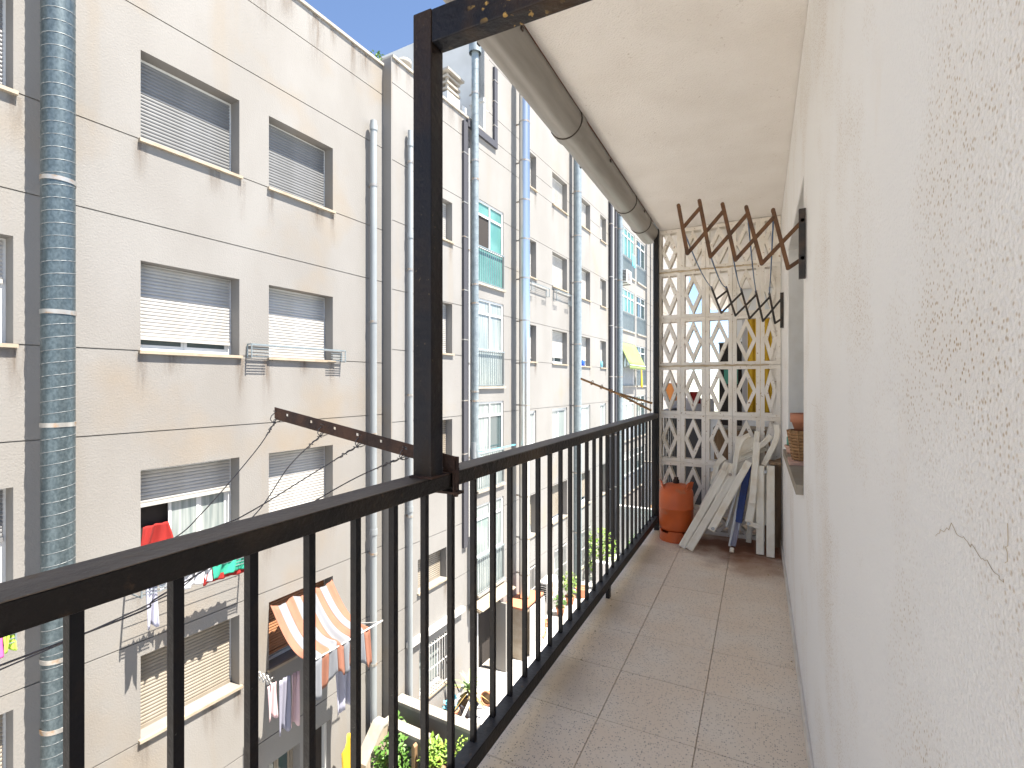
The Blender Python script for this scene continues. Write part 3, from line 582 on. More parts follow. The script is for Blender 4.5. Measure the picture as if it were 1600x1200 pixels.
# lime awning far away
t = fthing('awning', 'lime green awning lowered over a far gallery', 'awning', 24.2, 7.5, 3.55)
mb = MB(); mb.sheet(lambda u, v: (.05 + .55 * v, 3.0 * u, -1.15 * v), 6, 6); solid(obj('canvas', mb, 'awn_green', t), .01)
mb = MB(); mb.sheet(lambda u, v: (.6, 3.0 * u, -1.15 - (.16 + .05 * abs(math.sin(u * 40))) * v), 48, 2); solid(obj('valance', mb, 'awn_green', t), .01)
mb = MB(); mb.bar((.02, 3.02, -1.4), (.6, 3.02, -1.15), .03); mb.bar((.6, 0, -1.15), (.6, 3.0, -1.15), .04); obj('arm', mb, 'white_pvc', t)
# AC units
def ac(label, S, D, z):
    t = fthing('air_conditioner', label, 'air conditioner', S, D, z, 'air conditioning units on the facade')
    mb = MB(); mb.box(0, .34, 0, .85, 0, .62); obj('casing', mb, 'ac_white', t)
    mb = MB(); mb.box(.04, .30, -.012, -.001, .06, .56); gr = obj('side_grille', mb, 'dark', t)
    for k in range(7): mb = MB(); mb.box(.03, .31, -.022, -.013, .08 + k * .07, .10 + k * .07); obj('louvre', mb, 'ac_white', gr)
    mb = MB(); mb.tube([(.341, .38, .31), (.36, .38, .31)], .24, 24); obj('fan_grille', mb, 'clamp', t)
    mb = MB(); mb.box(-.18, .34, .1, .14, -.05, -.002); mb.box(-.18, .34, .7, .74, -.05, -.002); obj('bracket', mb, 'clamp', t)
    return t
ac('white air conditioner low on the wall right of the stainless flue', 14.9, 7.34, -5.75)
ac('small white air conditioner far along, under the topmost far gallery', 24.0, 7.34, 6.45)
mb = MB(); mb.lathe([(.0, 0), (.09, 0), (.09, .16), (.03, .22), (.03, .26), (0, .26)]); mb.tube([(0, -.09, .12), (0, -.16, .02), (0, -.1, -.02)], .02, 6)
fobj('plastic_bag', mb, 'bluebottle', 19.55, 7.56, 2.2, 'dark blue plastic bag on a far window sill right of the spiral duct', 'bag')
mb = MB(); mb.lathe([(.0, 0), (.08, 0), (.08, .24), (.03, .3), (.03, .34), (0, .34)]); fobj('bottle', mb, 'cyan', 21.85, 7.56, 2.2, 'blue bottle on the sill of the narrow far window', 'bottle')
# bracket lamp on the elbow duct
t = fthing('handrail', 'cyan handrail bar across the third gallery', 'handrail', 11.45, 7.45, -.4); mb = MB(); mb.bar((.1, 0, 0), (.1, 1.9, 0), .03); obj('bar', mb, 'cyan', t)
mb = MB(); mb.bar((0, 0, 0), (.1, 0, 0), .02); mb.bar((0, 1.9, 0), (.1, 1.9, 0), .02); obj('bracket', mb, 'cyan', t)

# ------------------------------------------------------------------ yard
def block(name, label, cat, S0, S1, D0, D1, z0, z1, m, cope=None, cm='coping'):
    t = fthing(name, label, cat, S0, D0, z0); mb = MB(); mb.box(0, D0 - D1, 0, S1 - S0, 0, z1 - z0 - (.07 if cope else 0)); obj('wall_body', mb, m, t)
    if cope:
        n = max(1, int((D0 - D1) / .5)); L = (D0 - D1) / n
        for k in range(n): mb = MB(); mb.box(k * L + .003, (k + 1) * L - .003, -.04, S1 - S0 + .04, z1 - z0 - .07, z1 - z0); obj('coping_slab', mb, cm, t)
    return t
block('garden_wall', 'low garden wall with stone coping, the far side of the planter', 'wall', 8.22, 8.40, 7.5, 4.0, -6.69, -5.38, 'facade', True)
block('garden_wall', 'low garden wall with stone coping, the near side of the planter', 'wall', 7.66, 7.82, 7.35, 6.2, -6.69, -5.48, 'facade', True)
mb = MB(); mb.box(0, 3.3, 0, .4, 0, .45); fobj('planter_bed', mb, 'soil', 7.82, 7.3, -6.69, 'dry soil bed between the two low garden walls', 'soil bed')
t = fthing('buttress_wall', 'cream sloping wall stub below the drainpipe foot', 'wall', 7.0, 7.4, -6.69)
mb = MB(); mb.prism([(0, 0), (.66, 0), (.66, 1.25), (.5, 1.25), (0, .75)], 'x', 0, .25); obj('wall_body', mb, 'sill', t)
mb = MB(); mb.prism([(.64, 1.25), (.5, 1.252), (0, .752), (0, .80), (.48, 1.3), (.64, 1.3)], 'x', -.02, .27); obj('coping_slab', mb, 'coping', t)
mb = MB(); mb.sheet(lambda u, v: (.03 + .05 * math.sin(u * 9), .4 * u + .05 * v, .0 - .9 * v - .25 * (1 - math.sin(u * 3.14))), 8, 8); solid(fobj('yellow_sheet', mb, 'yellow', 6.62, 7.4, -5.25, 'yellow sheet draped down the wall at yard level', 'sheet'), .01)
def leaves(mb, rnd, n, R_, H_, z, size, flat=.6, c=(0, 0)):
    for _ in range(n):
        while True:
            p = Vector((rnd.uniform(-1, 1), rnd.uniform(-1, 1), rnd.uniform(-1, 1)))
            if p.length < 1: break
        q = Vector((c[0] + p.x * R_, c[1] + p.y * R_, z + (p.z * .5 + .5) * H_)); s = size * rnd.uniform(.6, 1.3)
        d = Vector((rnd.uniform(-1, 1), rnd.uniform(-1, 1), rnd.uniform(-.7, .6))).normalized(); w = d.cross(Vector((rnd.uniform(-.4, .4), rnd.uniform(-.4, .4), 1))).normalized() * s * .32
        up = w.cross(d).normalized() * s * .12
        mb.add([q, q + d * s * .5 + w + up, q + d * s, q + d * s * .5 - w + up, q + d * s * .5], [(0, 1, 4), (1, 2, 4), (2, 3, 4), (3, 0, 4)])
def pot(t, r=.17, h=.28, m='terracotta', soil=True):
    mb = MB(); mb.lathe([(0, 0), (r * .7, 0), (r, h - .05), (r * 1.1, h - .05), (r * 1.1, h), (r * .92, h), (r * .9, h - .04)], n=18); obj('pot', mb, m, t)
    mb = MB(); mb.lathe([(0, h - .045), (r * .91, h - .045)], n=14); obj('soil', mb, 'soil', t)
def bush(label, S, D, z, R_, H_, n, size, m, potr=None, potm='terracotta', seed=0, poth=.28, stems=4):
    t = fthing('potted_plant' if potr else 'shrub', label, 'plant', S, D, z); rnd = random.Random(seed); z0 = 0
    if potr: pot(t, potr, poth, potm); z0 = poth
    mb = MB()
    for k in range(stems):
        a = rnd.uniform(0, 6.28); mb.tube([(0, 0, z0 - .03 if potr else 0), (math.cos(a) * R_ * .3, math.sin(a) * R_ * .3, z0 + H_ * .4), (math.cos(a) * R_ * .6, math.sin(a) * R_ * .6, z0 + H_ * .8)], .008, 5)
    obj('stem', mb, 'stem', t); mb = MB(); leaves(mb, rnd, n, R_, H_, z0, size); obj('foliage', mb, m, t); return t
def agave(label, S, D, z, L, n, m, potr, potm, seed, poth=.3, dry=True):
    t = fthing('potted_plant', label, 'plant', S, D, z); rnd = random.Random(seed); pot(t, potr, poth, potm)
    mb = MB(); mb.tube([(0, 0, poth - .05), (.02, .02, poth + L * .5)], .04, 8); obj('stem', mb, 'stem', t)
    for mm, cnt, e0, e1, zz in ((m, n, .35, 1.2, poth + L * .5), ('leaf_dry', n // 2 if dry else 0, -.6, .1, poth + L * .42)):
        if not cnt: continue
        for k in range(cnt):
            mb = MB(); a = 6.28 * k / cnt + rnd.uniform(-.2, .2); e = rnd.uniform(e0, e1); l = L * rnd.uniform(.75, 1.1); d = Vector((math.cos(a), math.sin(a), 0)); w = Vector((-math.sin(a), math.cos(a), 0))
            pts = []
            for i in range(6):
                q = i / 5; c = d * l * q * math.cos(e) + Vector((0, 0, zz + l * q * math.sin(e) - .35 * l * q * q)); ww = L * .085 * (1 - q ** 1.6) * (0.6 + q) + .002
                pts += [c - w * ww, c - Vector((0, 0, ww * .5)), c + w * ww]
            mb.add(pts, [f for i in range(5) for f in ((3 * i, 3 * i + 1, 3 * i + 4, 3 * i + 3), (3 * i + 1, 3 * i + 2, 3 * i + 5, 3 * i + 4))], True); obj('leaf', mb, mm, t)
    return t
agave('spiky potted yucca with dry lower leaves in a black pot on white paving', 10.25, 6.95, -6.69, .62, 14, 'leaf_blue', .24, 'black_duct', 3)
bush('leafy green climber hanging over the near garden wall', 7.36, 6.78, -6.69, .34, 1.35, 480, .12, 'leaf', seed=1)
bush('leafy green climber at the planter corner by the drainpipe', 7.95, 7.2, -6.2, .22, .75, 150, .09, 'leaf', seed=2)
bush('bright green bush at the bottom left of the planter, in front of the wall stub', 6.9, 6.75, -6.69, .3, .95, 220, .13, 'leaf', seed=12)
bush('lime green plant in a terracotta pot on the grey shed roof', 7.62, 5.95, -6.0, .30, .42, 260, .11, 'leaf_lime', .12, seed=4, poth=.18)
bush('yellowish feathery shrub by the black railing foot', 8.02, 5.55, -6.4, .30, .95, 520, .06, 'leaf_lime', seed=5)
bush('dry potted plant in a wide terracotta bowl on the white yard', 14.2, 7.0, -6.69, .3, .55, 150, .08, 'leaf_dry', .26, seed=6)
bush('small green plant in a low pot along the far wall', 16.2, 7.1, -6.69, .22, .5, 160, .08, 'leaf', .16, seed=7)
bush('upright lime plant along the far wall', 17.2, 7.15, -6.69, .3, .95, 240, .1, 'leaf_lime', .18, seed=8)
bush('tall tangled shrub filling the far end of the yard', 20.2, 7.0, -6.69, .7, 2.1, 700, .14, 'leaf_lime', seed=9)
bush('dark green bush in the shade of the far yard', 22.0, 5.7, -6.69, .8, 1.6, 600, .14, 'leaf', seed=10)
for (S, D, r, lab) in ((18.0, 7.0, .24, 'large empty terracotta pot along the far wall'), (10.95, 6.75, .16, 'terracotta pot fallen over on the white paving'), (9.85, 7.2, .19, 'terracotta pot holding a blue plastic bag'), (7.42, 5.78, .10, 'small red pot on the grey shed roof beside the lime plant'), (15.2, 7.2, .13, 'small terracotta pot below the air conditioner')):
    t = fthing('flower_pot', lab, 'flower pot', S, D, -6.0 if 'small red' in lab else -6.69 if 'fallen' not in lab else -6.56, 'flower pots in the yard'); pot(t, r, r * 1.5)
    if 'fallen' in lab: t.rotation_euler = (R(80), R(10), FR)
    if 'blue' in lab: mb = MB(); leaves(mb, random.Random(1), 40, .12, .2, .25, .16); obj('bag', mb, 'cyan', t)
mb = MB(); mb.box(0, .5, 0, .7, 0, .14); mb.box(.05, .45, .05, .65, .14, .17); fobj('tray', mb, 'terracotta', 9.0, 7.15, -6.69, 'shallow terracotta tray of soil at the planter end', 'tray')
t = fthing('garden_cart', 'folded white garden trolley with wheel beside the yucca', 'trolley', 9.6, 6.85, -6.69)
mb = MB(); mb.tube([(.1, 0, .18), (.14, 0, .18)], .17, 16); obj('wheel', mb, 'white_pvc', t)
mb = MB(); mb.tube([(.146, 0, .18), (.15, 0, .18)], .06, 12); obj('hub', mb, 'terracotta', t)
mb = MB(); mb.bar((.1, -.05, .18), (.1, .75, .75), .05); mb.bar((-.25, -.05, .18), (-.25, .75, .75), .05); mb.bar((-.25, .7, .7), (.1, .7, .7), .05); mb.bar((-.25, 0, .2), (.1, 0, .2), .05); obj('frame', mb, 'ac_white', t)
t = fthing('broom', 'dark stick leaning on the wall beside the yucca', 'broom', 10.0, 7.45, -6.69); mb = MB(); mb.tube([(.35, .35, .02), (.03, -.15, 1.5)], .014, 6); obj('handle', mb, 'dark', t); mb = MB(); mb.bar((.34, .2, .05), (.34, .5, .05), .08); obj('brush', mb, 'dark', t)
t = block('garden_shed', 'grey flat-roofed lean-to below the plants, near the rail', 'shed', 6.9, 7.6, 6.15, 4.2, -6.69, -6.0, 'coping')
t = fthing('shed', 'cream lean-to shed with orange rim under the stainless flue', 'shed', 12.95, 7.5, -6.69)
mb = MB(); mb.box(0, .62, 0, 1.25, 0, 1.5); obj('wall_body', mb, 'sill', t); mb = MB(); mb.box(-.0, .68, -.05, 1.3, 1.5, 1.56); obj('rim', mb, 'terracotta', t)
mb = MB(); mb.box(.69, .72, .3, 1.28, .0, 1.45); obj('green_panel', mb, 'white_pvc', t)
t = fthing('wooden_post', 'brown wooden post standing among the climber', 'post', 7.5, 6.35, -6.69); mb = MB(); mb.box(-.04, .04, -.04, .04, 0, 1.15); obj('shaft', mb, 'brown_wood', t); mb = MB(); mb.prism([(-.045, 1.15), (.045, 1.15), (0, 1.2)], 'y', -.045, .045); obj('tip', mb, 'brown_wood', t)
# far yard: white partition walls, dark sunken patch, roofs
block('partition_wall', 'white partition wall across the yard, nearest', 'wall', 18.9, 19.1, 6.9, 2.2, -6.69, -5.6, 'yard_white', True, 'yard_white')
block('partition_wall', 'white partition wall further down the yard', 'wall', 23.5, 23.7, 7.4, 2.2, -6.69, -4.4, 'yard_white', True, 'yard_white')
block('partition_wall', 'tall pale end wall closing the far yard', 'wall', 28.8, 29.0, 7.4, 1.0, -6.69, -3.0, 'penthouse', True, 'coping')
mb = MB(); mb.box(0, 3.2, 0, 3.6, 0, .06); fobj('yard_awning', mb, 'green_pl', 19.4, 5.2, -5.1, 'dark green flat canopy over the far yard', 'canopy')
mb = MB(); mb.box(0, 2.4, 0, 3.4, 0, 1.6); fobj('far_shed', mb, 'brown_wood', 24.6, 6.6, -6.69, 'brown shed behind the white partition wall', 'shed')

# roof line plants
bush('small plant showing above the roof parapet near the corner', 8.3, 8.1, 8.42, .16, .5, 60, .12, 'leaf', seed=21)
bush('trailing plant over the parapet left of the black post', 9.35, 7.75, 8.5, .22, .28, 80, .1, 'leaf_lime', seed=22)
t = fthing('roof_vent', 'small round roof vent on the parapet corner', 'vent', 8.75, 7.7, 8.56); mb = MB(); mb.lathe([(0, 0), (.08, 0), (.08, .14), (.16, .14), (.15, .26), (0, .3)]); obj('cowl', mb, 'coping', t); mb = MB(); mb.box(-.12, .12, -.12, .12, -.03, .004); obj('base', mb, 'coping', t)

# ------------------------------------------------------------------ our balcony: floor, ceiling, house wall
WX = 0.175; YB = 5.15
fl = MB(); fl.box(-1.02, WX, -1.7, YB + 6, -0.24, -0.012); flo = obj('balcony_floor', fl, 'grout', kind='structure')
tm = {}
def tile(x0, x1, y0, y1, m):
    k = (round(x1 - x0, 3), m); w = x1 - x0; d_ = y1 - y0
    if k not in tm:
        mb = MB(); e = .0015; b = .0012
        mb.add([(e, e, 0), (w - e, e, 0), (w - e, d_ - e, 0), (e, d_ - e, 0), (e, e, .0105), (w - e, e, .0105), (w - e, d_ - e, .0105), (e, d_ - e, .0105),
                (e + b, e + b, .012), (w - e - b, e + b, .012), (w - e - b, d_ - e - b, .012), (e + b, d_ - e - b, .012)],
               [(0, 3, 2, 1), (0, 1, 5, 4), (1, 2, 6, 5), (2, 3, 7, 6), (3, 0, 4, 7), (4, 5, 9, 8), (5, 6, 10, 9), (6, 7, 11, 10), (7, 4, 8, 11), (8, 9, 10, 11)])
        tm[k] = mb.mesh('tile', M[m])
    o = link('tile', tm[k], flo, (x0, y0, -.012 + random.uniform(-.0006, .0004))); return o
for k in range(-3, 8):
    for x0, x1 in ((-1.02, -.63), (-.63, -.23), (-.23, WX)):
        y0 = 2.11 + .4 * k
        if y0 < YB - .05: tile(x0, x1, y0, y0 + .4, 'tile')
for k in range(8, 14):
    for x0, x1 in ((-1.02, -.63), (-.63, -.23), (-.23, WX)): tile(x0, x1, 2.13 + .4 * k, 2.53 + .4 * k, 'tile')
ce = MB(); ce.box(-.905, WX + .3, 0.75, YB + 6, 2.99, 3.14); obj('balcony_ceiling', ce, 'ceiling', kind='structure')  # near end cut short, out of view, to let skylight in
hw = thing('house_wall', 'white roughcast house wall with brown specks, close on the right', 'wall', (0, 0, 0))
CRACKS = [[(0.704, 1.281), (0.688, 1.291), (0.651, 1.306), (0.631, 1.303), (0.609, 1.301), (0.583, 1.299), (0.562, 1.297), (0.543, 1.293), (0.526, 1.292)], [(2.192, 1.377), (1.901, 1.373)], [(0.527, 1.339), (0.526, 1.319), (0.528, 1.303)]]
W0, W1, WZ0, WZ1 = 2.57, 3.95, 0.955, 2.38
mb = MB(); T = .3
mb.box(WX, WX + T, -.55, .75, -6.7, 4.7); mb.box(WX, WX + T, .75, W0, -6.7, 2.985); mb.box(WX, WX + T, W1, YB + 6, -6.7, 2.985); mb.box(WX, WX + T, W0, W1, -6.7, WZ0); mb.box(WX, WX + T, W0, W1, WZ1, 2.985)  # unseen near stretch raised to keep sun off the railing
obj('wall_face', mb, 'housewall', hw)
mb = MB()
mb.box(WX + .004, WX + T, W1 - .004, W1 + .001, WZ0 + .045, WZ1); mb.box(WX + .004, WX + T, W0 - .001, W0 + .004, WZ0 + .045, WZ1); mb.box(WX + .004, WX + T, W0 + .004, W1 - .004, WZ1 - .004, WZ1 + .001); obj('reveal', mb, 'reveal', hw)
wi = MB(); xw = WX + .2
for a, b in ((W0 + .005, W0 + .06), (W1 - .06, W1 - .005), (3.23, 3.29)): wi.box(xw, xw + .05, a, b, 1.01, WZ1 - .005)
for a, b in ((1.0, 1.06), (WZ1 - .06, WZ1 - .005)): wi.box(xw + .002, xw + .048, W0 + .06, W1 - .06, a, b)
wo_ = obj('window', wi, 'alu', hw); mb = MB(); mb.box(xw + .02, xw + .03, W0 + .06, W1 - .06, 1.06, WZ1 - .06); obj('pane', mb, 'glass', wo_)
mb = MB(); mb.box(WX - .035, xw, W0 + .10, W1 + .95, WZ0 - .005, WZ0 + .045); obj('sill', mb, 'sill', hw) if False else None
mb = MB(); mb.box(WX - .03, xw, W0 + .005, W1 - .005, WZ0 - .002, WZ0 + .043); obj('sill', mb, 'sill', hw)
for k in range(-2, 8):
    mb = MB(); y0 = 2.11 + .4 * k + .05; mb.box(WX - .011, WX - .001, y0 + .001, min(y0 + .399, YB - .02), 0.0005, .075); obj('skirting_tile', mb, 'skirt', hw)
rb = MB(); rb.box(WX + T, 9, -.55, .7, 3.0, 4.7); rb.box(WX + T, 9, -.55, YB + 6, -6.7, 3.0); rb.box(-.95, 9, .7, YB + 6, 3.145, 3.2)  # unseen raised end added to block sun; roof cut short for skylight
ob = thing('house_block', 'our own house behind the balcony wall, with its flat roof cut short and an added unseen end that blocks sun', 'building', (0, 0, 0)); obj('house_body', rb, 'penthouse', ob)

mb = MB(); rc = random.Random(11)
for line in CRACKS:
    pts = []
    for p, q in zip(line[:-1], line[1:]):
        for k in range(4): t_ = k / 4; pts.append((WX - .0005, p[0] + (q[0] - p[0]) * t_ + rc.uniform(-.003, .003), p[1] + (q[1] - p[1]) * t_ + rc.uniform(-.003, .003)))
    mb.tube(pts, .00025, 4)
obj('hairline_crack', mb, 'mortar', hw, kind='stuff')
mb = MB(); rc = random.Random(4)
for k in range(70):
    if k < 34: x, y = rc.uniform(-.6, .15), rc.uniform(4.2, 4.75)
    elif k < 50: x, y = rc.uniform(-.9, -.8), rc.uniform(1.2, 4.8)
    else: x, y = rc.uniform(.10, .155), rc.uniform(.6, 4.6)
    r_ = rc.uniform(.002, .006) * (1 if k < 60 else .7); a_ = rc.uniform(0, 6.28)
    q = [(x + r_ * math.cos(a_ + t_) * rc.uniform(.6, 1.4), y + r_ * math.sin(a_ + t_) * rc.uniform(.6, 1.4), .0005) for t_ in (0, 1.6, 3.1, 4.7)] + [(x, y, .0015 + r_ * .4)]
    mb.add(q, [(0, 1, 4), (1, 2, 4), (2, 3, 4), (3, 0, 4)])
obj('floor_debris', mb, 'leaf_dry', kind='stuff')
# gutter pipe along the ceiling edge
gt_ = thing('gutter', 'fat brown-grey gutter pipe running along the ceiling edge', 'gutter', (-.997, 0, 2.955))
ys = [.8, 2.72, 4.12, 4.72, YB - .02]
for a, b in zip(ys[:-1], ys[1:]):
    mb = MB(); mb.tube([(0, a, 0), (0, b, 0)], .095, 28, cap=False, rads=[.0925, .095]); obj('pipe_length', mb, 'gutter', gt_)
for y in ys[1:-1]:
    mb = MB(); w_ = .07 if y == 2.72 else .012
    mb.tube([(0, y - .012, 0), (0, y + w_, 0)], .1015, 28, cap=True); obj('collar', mb, 'gutter', gt_)
    mb = MB(); mb.tube([(0, y - .018, 0), (0, y - .0125, 0)], .0995, 28, cap=True); obj('gap_ring', mb, 'black_iron', gt_)  # black ring stands in for the dark gap at the collar
    mb = MB(); mb.tube([(0, y + w_ + .0005, 0), (0, y + w_ + .004, 0)], .0985, 28, cap=True); obj('gap_ring', mb, 'black_iron', gt_)
mb = MB()
for y in (1.9, 3.3, 4.4): mb.box(-.12, .1, y, y + .02, -.008, .008)
obj('bracket', mb, 'black_iron', gt_)
mb = MB()
for k in range(17):
    y = .85 + k * .25; mb.tube([(-1.02, y, 3.06), (-.80, y, 3.11)], .09, 10)
o = obj('eaves_tile', mb, 'rooftile', ob)

# ------------------------------------------------------------------ balcony railing
ra = thing('balcony_railing', 'black iron balcony railing with worn top rail and square bars', 'railing', (-.94, 0, 0))
mb = MB(); mb.box(-.052, .04, -1.6, YB - .03, 1.112, 1.158); tr = obj('top_rail', mb, 'toprail', ra); bv = tr.modifiers.new('bevel', 'BEVEL'); bv.width = .004; bv.segments = 2
mb = MB(); mb.box(-.050, .038, -1.6, YB - .03, 1.1585, 1.1605); obj('top_face_strip', mb, 'railtop', ra)  # thin strip that carries the lighter top colour
mb = MB(); mb.box(-.016, .038, -1.6, YB - .03, .1425, .1445); obj('lower_rail_strip', mb, 'bottomtop', ra)
mb = MB(); mb.box(-.018, .04, -1.6, YB - .03, .085, .142); br_ = obj('bottom_rail', mb, 'blackrail', ra); bv = br_.modifiers.new('bevel', 'BEVEL'); bv.width = .003; bv.segments = 2
mb = MB(); mb.box(-.0095, .0095, -.0095, .0095, .142, 1.112); bme = mb.mesh('bar', M['blackrail'])
for k in range(-12, 33):
    y = .386 + .1487 * k
    if y < YB - .1:
        o = link('bar', bme, ra, (0, y, 0)); o.rotation_euler = (0, 0, R(random.uniform(-3, 3)))
for y in (-1.2, 1.0, 3.33):
    mb = MB(); mb.box(.005, .03, y - .02, y + .02, 0.0, .085); obj('foot', mb, 'blackrail', ra)
mb = MB(); mb.bar((0.02, YB - .06, 0.0), (.02, YB - .06, 2.985), .045); obj('end_post', mb, 'blackrail', ra)
# portal frame
pf = thing('portal_frame', 'black flaking steel portal, post on the railing and beam to the house wall', 'steel frame', (-.93, 1.285, 1.161))
mb = MB(); mb.box(-.036, .032, -.032, .034, 0, 1.437); o = obj('post', mb, 'rustpost', pf); bv = o.modifiers.new('bevel', 'BEVEL'); bv.width = .004; bv.segments = 2
mb = MB(); mb.box(.0325, 1.104, -.030, .030, 1.332, 1.434); o = obj('beam', mb, 'rustbeam', pf); bv = o.modifiers.new('bevel', 'BEVEL'); bv.width = .004; bv.segments = 2
mb = MB(); mb.box(-.04, .045, -.045, .05, .0005, .006); obj('base_plate', mb, 'rust', pf)
mb = MB(); mb.box(.0335, .040, .085, .115, -.062, .012); mb.box(-.055, .04, .085, .115, .0005, .008); mb.box(-.055, .055, .08, .12, -.070, -.062); mb.tube([(.037, .1, -.08), (.037, .1, .02)], .008, 8); obj('clamp', mb, 'rust', pf)

# clothes line bracket with punched holes and four slack wires
ar = thing('clothesline_bracket', 'rusty punched angle iron sticking out over the railing beside the post', 'bracket', (-.9, 1.36, 1.175))
E0 = Vector((0.02, .0, .0)); E1 = Vector((-.75, -.06, .145)); dv = E1 - E0
def onb(t): return E0 + dv * t
nseg = 9; mb = MB(); cuts = [0, 1]
holes = [.10, .24, .37, .50, .63, .77, .92]
nrm = Vector((.08, -1, 0)).normalized()
def strip(t0, t1, z0, z1):
    a, b = onb(t0), onb(t1); vs = [p + Vector((0, 0, z)) + nrm * o_ for o_ in (0, .004) for p, z in ((a, z0), (b, z0), (b, z1), (a, z1))]
    mb.add(vs, [(0, 1, 2, 3), (7, 6, 5, 4), (0, 4, 5, 1), (1, 5, 6, 2), (2, 6, 7, 3), (3, 7, 4, 0)])
hw_ = .006 / dv.length; prev = 0
for h in holes:
    strip(prev, h - hw_, 0, .042); strip(h - hw_, h + hw_, 0, .020); strip(h - hw_, h + hw_, .030, .042); prev = h + hw_
strip(prev, 1, 0, .042)
a, b = onb(0), onb(1); q = nrm * -.03
mb.add([a, b, b + q, a + q, a + Vector((0, 0, -.004)), b + Vector((0, 0, -.004)), b + q + Vector((0, 0, -.004)), a + q + Vector((0, 0, -.004))], [(0, 1, 2, 3), (7, 6, 5, 4), (0, 4, 5, 1), (1, 5, 6, 2), (2, 6, 7, 3), (3, 7, 4, 0)])
obj('angle_bar', mb, 'rust', ar)
mb = MB(); mb.box(-.03, .028, .006, .011, -.012, .040); obj('fixing_plate', mb, 'rust', ar)
def spline(pts, n=8):
    P = [Vector(p) for p in pts]; out = []
    for i in range(len(P) - 1):
        p0, p1, p2, p3 = P[max(i - 1, 0)], P[i], P[i + 1], P[min(i + 2, len(P) - 1)]
        for k in range(n):
            t = k / n; out.append(.5 * ((2 * p1) + (p2 - p0) * t + (2 * p0 - 5 * p1 + 4 * p2 - p3) * t * t + (3 * p1 - p0 - 3 * p2 + p3) * t ** 3))
    return out + [P[-1]]
wires = [(1.0, [(-1.62, 1.20, 1.215), (-1.62, 1.006, 1.034), (-1.62, .891, .965), (-1.62, .6, .90), (-1.62, -1.5, .80)], 'outermost slack clothes wire tied at the bracket tip'),
         (.70, [(-1.45, 1.2, 1.17), (-1.45, 1.076, 1.038), (-1.45, .9, .94), (-1.45, .6, .85), (-1.45, -1.5, .75)], 'second clothes wire from the bracket tip, hanging steeply'),
         (.48, [(-1.28, 1.15, 1.165), (-1.28, .926, 1.091), (-1.28, .821, 1.074), (-1.28, .5, 1.05), (-1.28, -1.5, 1.05)], 'third clothes wire from the bracket tip, behind the rail'),
         (.24, [(-1.1, 1.15, 1.165), (-1.1, .911, 1.105), (-1.1, .605, 1.018), (-1.1, .355, .995), (-1.1, -1.5, 1.0)], 'innermost clothes wire that shows again below the rail')]
for t_, pts, lab in wires:
    s0 = Vector((-.9, 1.36, 1.175)) + onb(t_ * .985 + .01) + Vector((0, 0, .02))
    t = thing('clothes_wire', lab, 'wire', s0, group='slack clothes wires on the rusty bracket')
    P = spline([s0 + Vector((0, 0, -.025))] + [Vector(p) for p in pts]); mb = MB(); mb.tube([p - s0 for p in P], .0018, 6); obj('strand', mb, 'wire', t)
    mb = MB(); rnd = random.Random(t_); d0 = (P[6] - P[0]); pts2 = []
    for i in range(40):
        q = i / 39; a = i * 1.1; pts2.append(P[0] - s0 + d0 * q * .8 + Vector((math.cos(a), math.sin(a), math.sin(a * .7))) * .0055 * (1 - .4 * q))
    mb.tube(pts2, .0016, 5)
    mb.tube([P[0] - s0 + Vector((math.cos(a) * .008, math.sin(a * 1.3) * .02, .012 + math.sin(a) * .022)) for a in [k * .6 for k in range(14)]], .0018, 5); obj('knot', mb, 'wire', t)
# far clothes line bracket
t = thing('clothesline_bracket', 'two golden-rusty rods reaching out beyond the far end of the railing', 'bracket', (-.95, 4.98, 1.16), group='clothesline brackets')
for off in (0, 1):
    mb = MB(); mb.tube([(0, off * .05, .03 + off * .07), (-.35, -.0, .20), (-.72, 0, .345)], .011, 8); obj('rod', mb, 'rust_gold', t)
mb = MB(); rnd = random.Random(2)
for k in range(6): 
    x = -.1 - k * .1; mb.tube([(x + math.cos(a) * .012, math.sin(a) * .022, .045 - x * .43 + math.sin(a) * .022) for a in [j * .7 for j in range(14)]], .004, 5)
obj('twine', mb, 'rust_gold', t)

# ------------------------------------------------------------------ lattice screen
la = thing('lattice_screen', 'cream concrete lattice screen of tall diamond blocks closing the balcony end', 'lattice wall', (0, YB, 0))
cols = [-.918, -.698, -.470, -.232, .004, WX - .004]
zs = [.22, .68, 1.147, 1.627, 2.1, 2.561, 2.985]
def block_mesh(w, h, fill=False):
    mb = MB(); d0, d1 = 0, .09; f = .036; g_ = .001; bw = .031
    mb.box(g_, f, d0, d1, g_, h - g_); mb.box(w - f, w - g_, d0, d1, g_, h - g_); mb.box(f, w - f, d0, d1, g_, f); mb.box(f, w - f, d0, d1, h - f, h - g_)
    cx, cz = w / 2, h / 2; a, c = w / 2 - f + .006, h / 2 - f + .008; k = math.hypot(a, c); oa = bw * k / c; oc = bw * k / a
    out = [(cx, cz + c), (cx + a, cz), (cx, cz - c), (cx - a, cz)]; inn = [(cx, cz + c - oc), (cx + a - oa, cz), (cx, cz - c + oc), (cx - a + oa, cz)]
    for i in range(4):
        j = (i + 1) % 4; mb.prism([out[i], out[j], inn[j], inn[i]], 'y', d0 + .004, d1 - .004)
    if fill:
        mb.prism([(cx, h - f), (w - f, h - f), (w - f, cz), (cx + a * .98, cz), (cx + .002, cz + c * .99)], 'y', .02, d1 - .01); mb.prism([(cx, f), (w - f, f), (w - f, cz), (cx + a * .98, cz), (cx + .002, cz - c * .99)], 'y', .02, d1 - .01)
    return mb.mesh('lattice_block', M['lattice'])
cache = {}
rnd = random.Random(5)
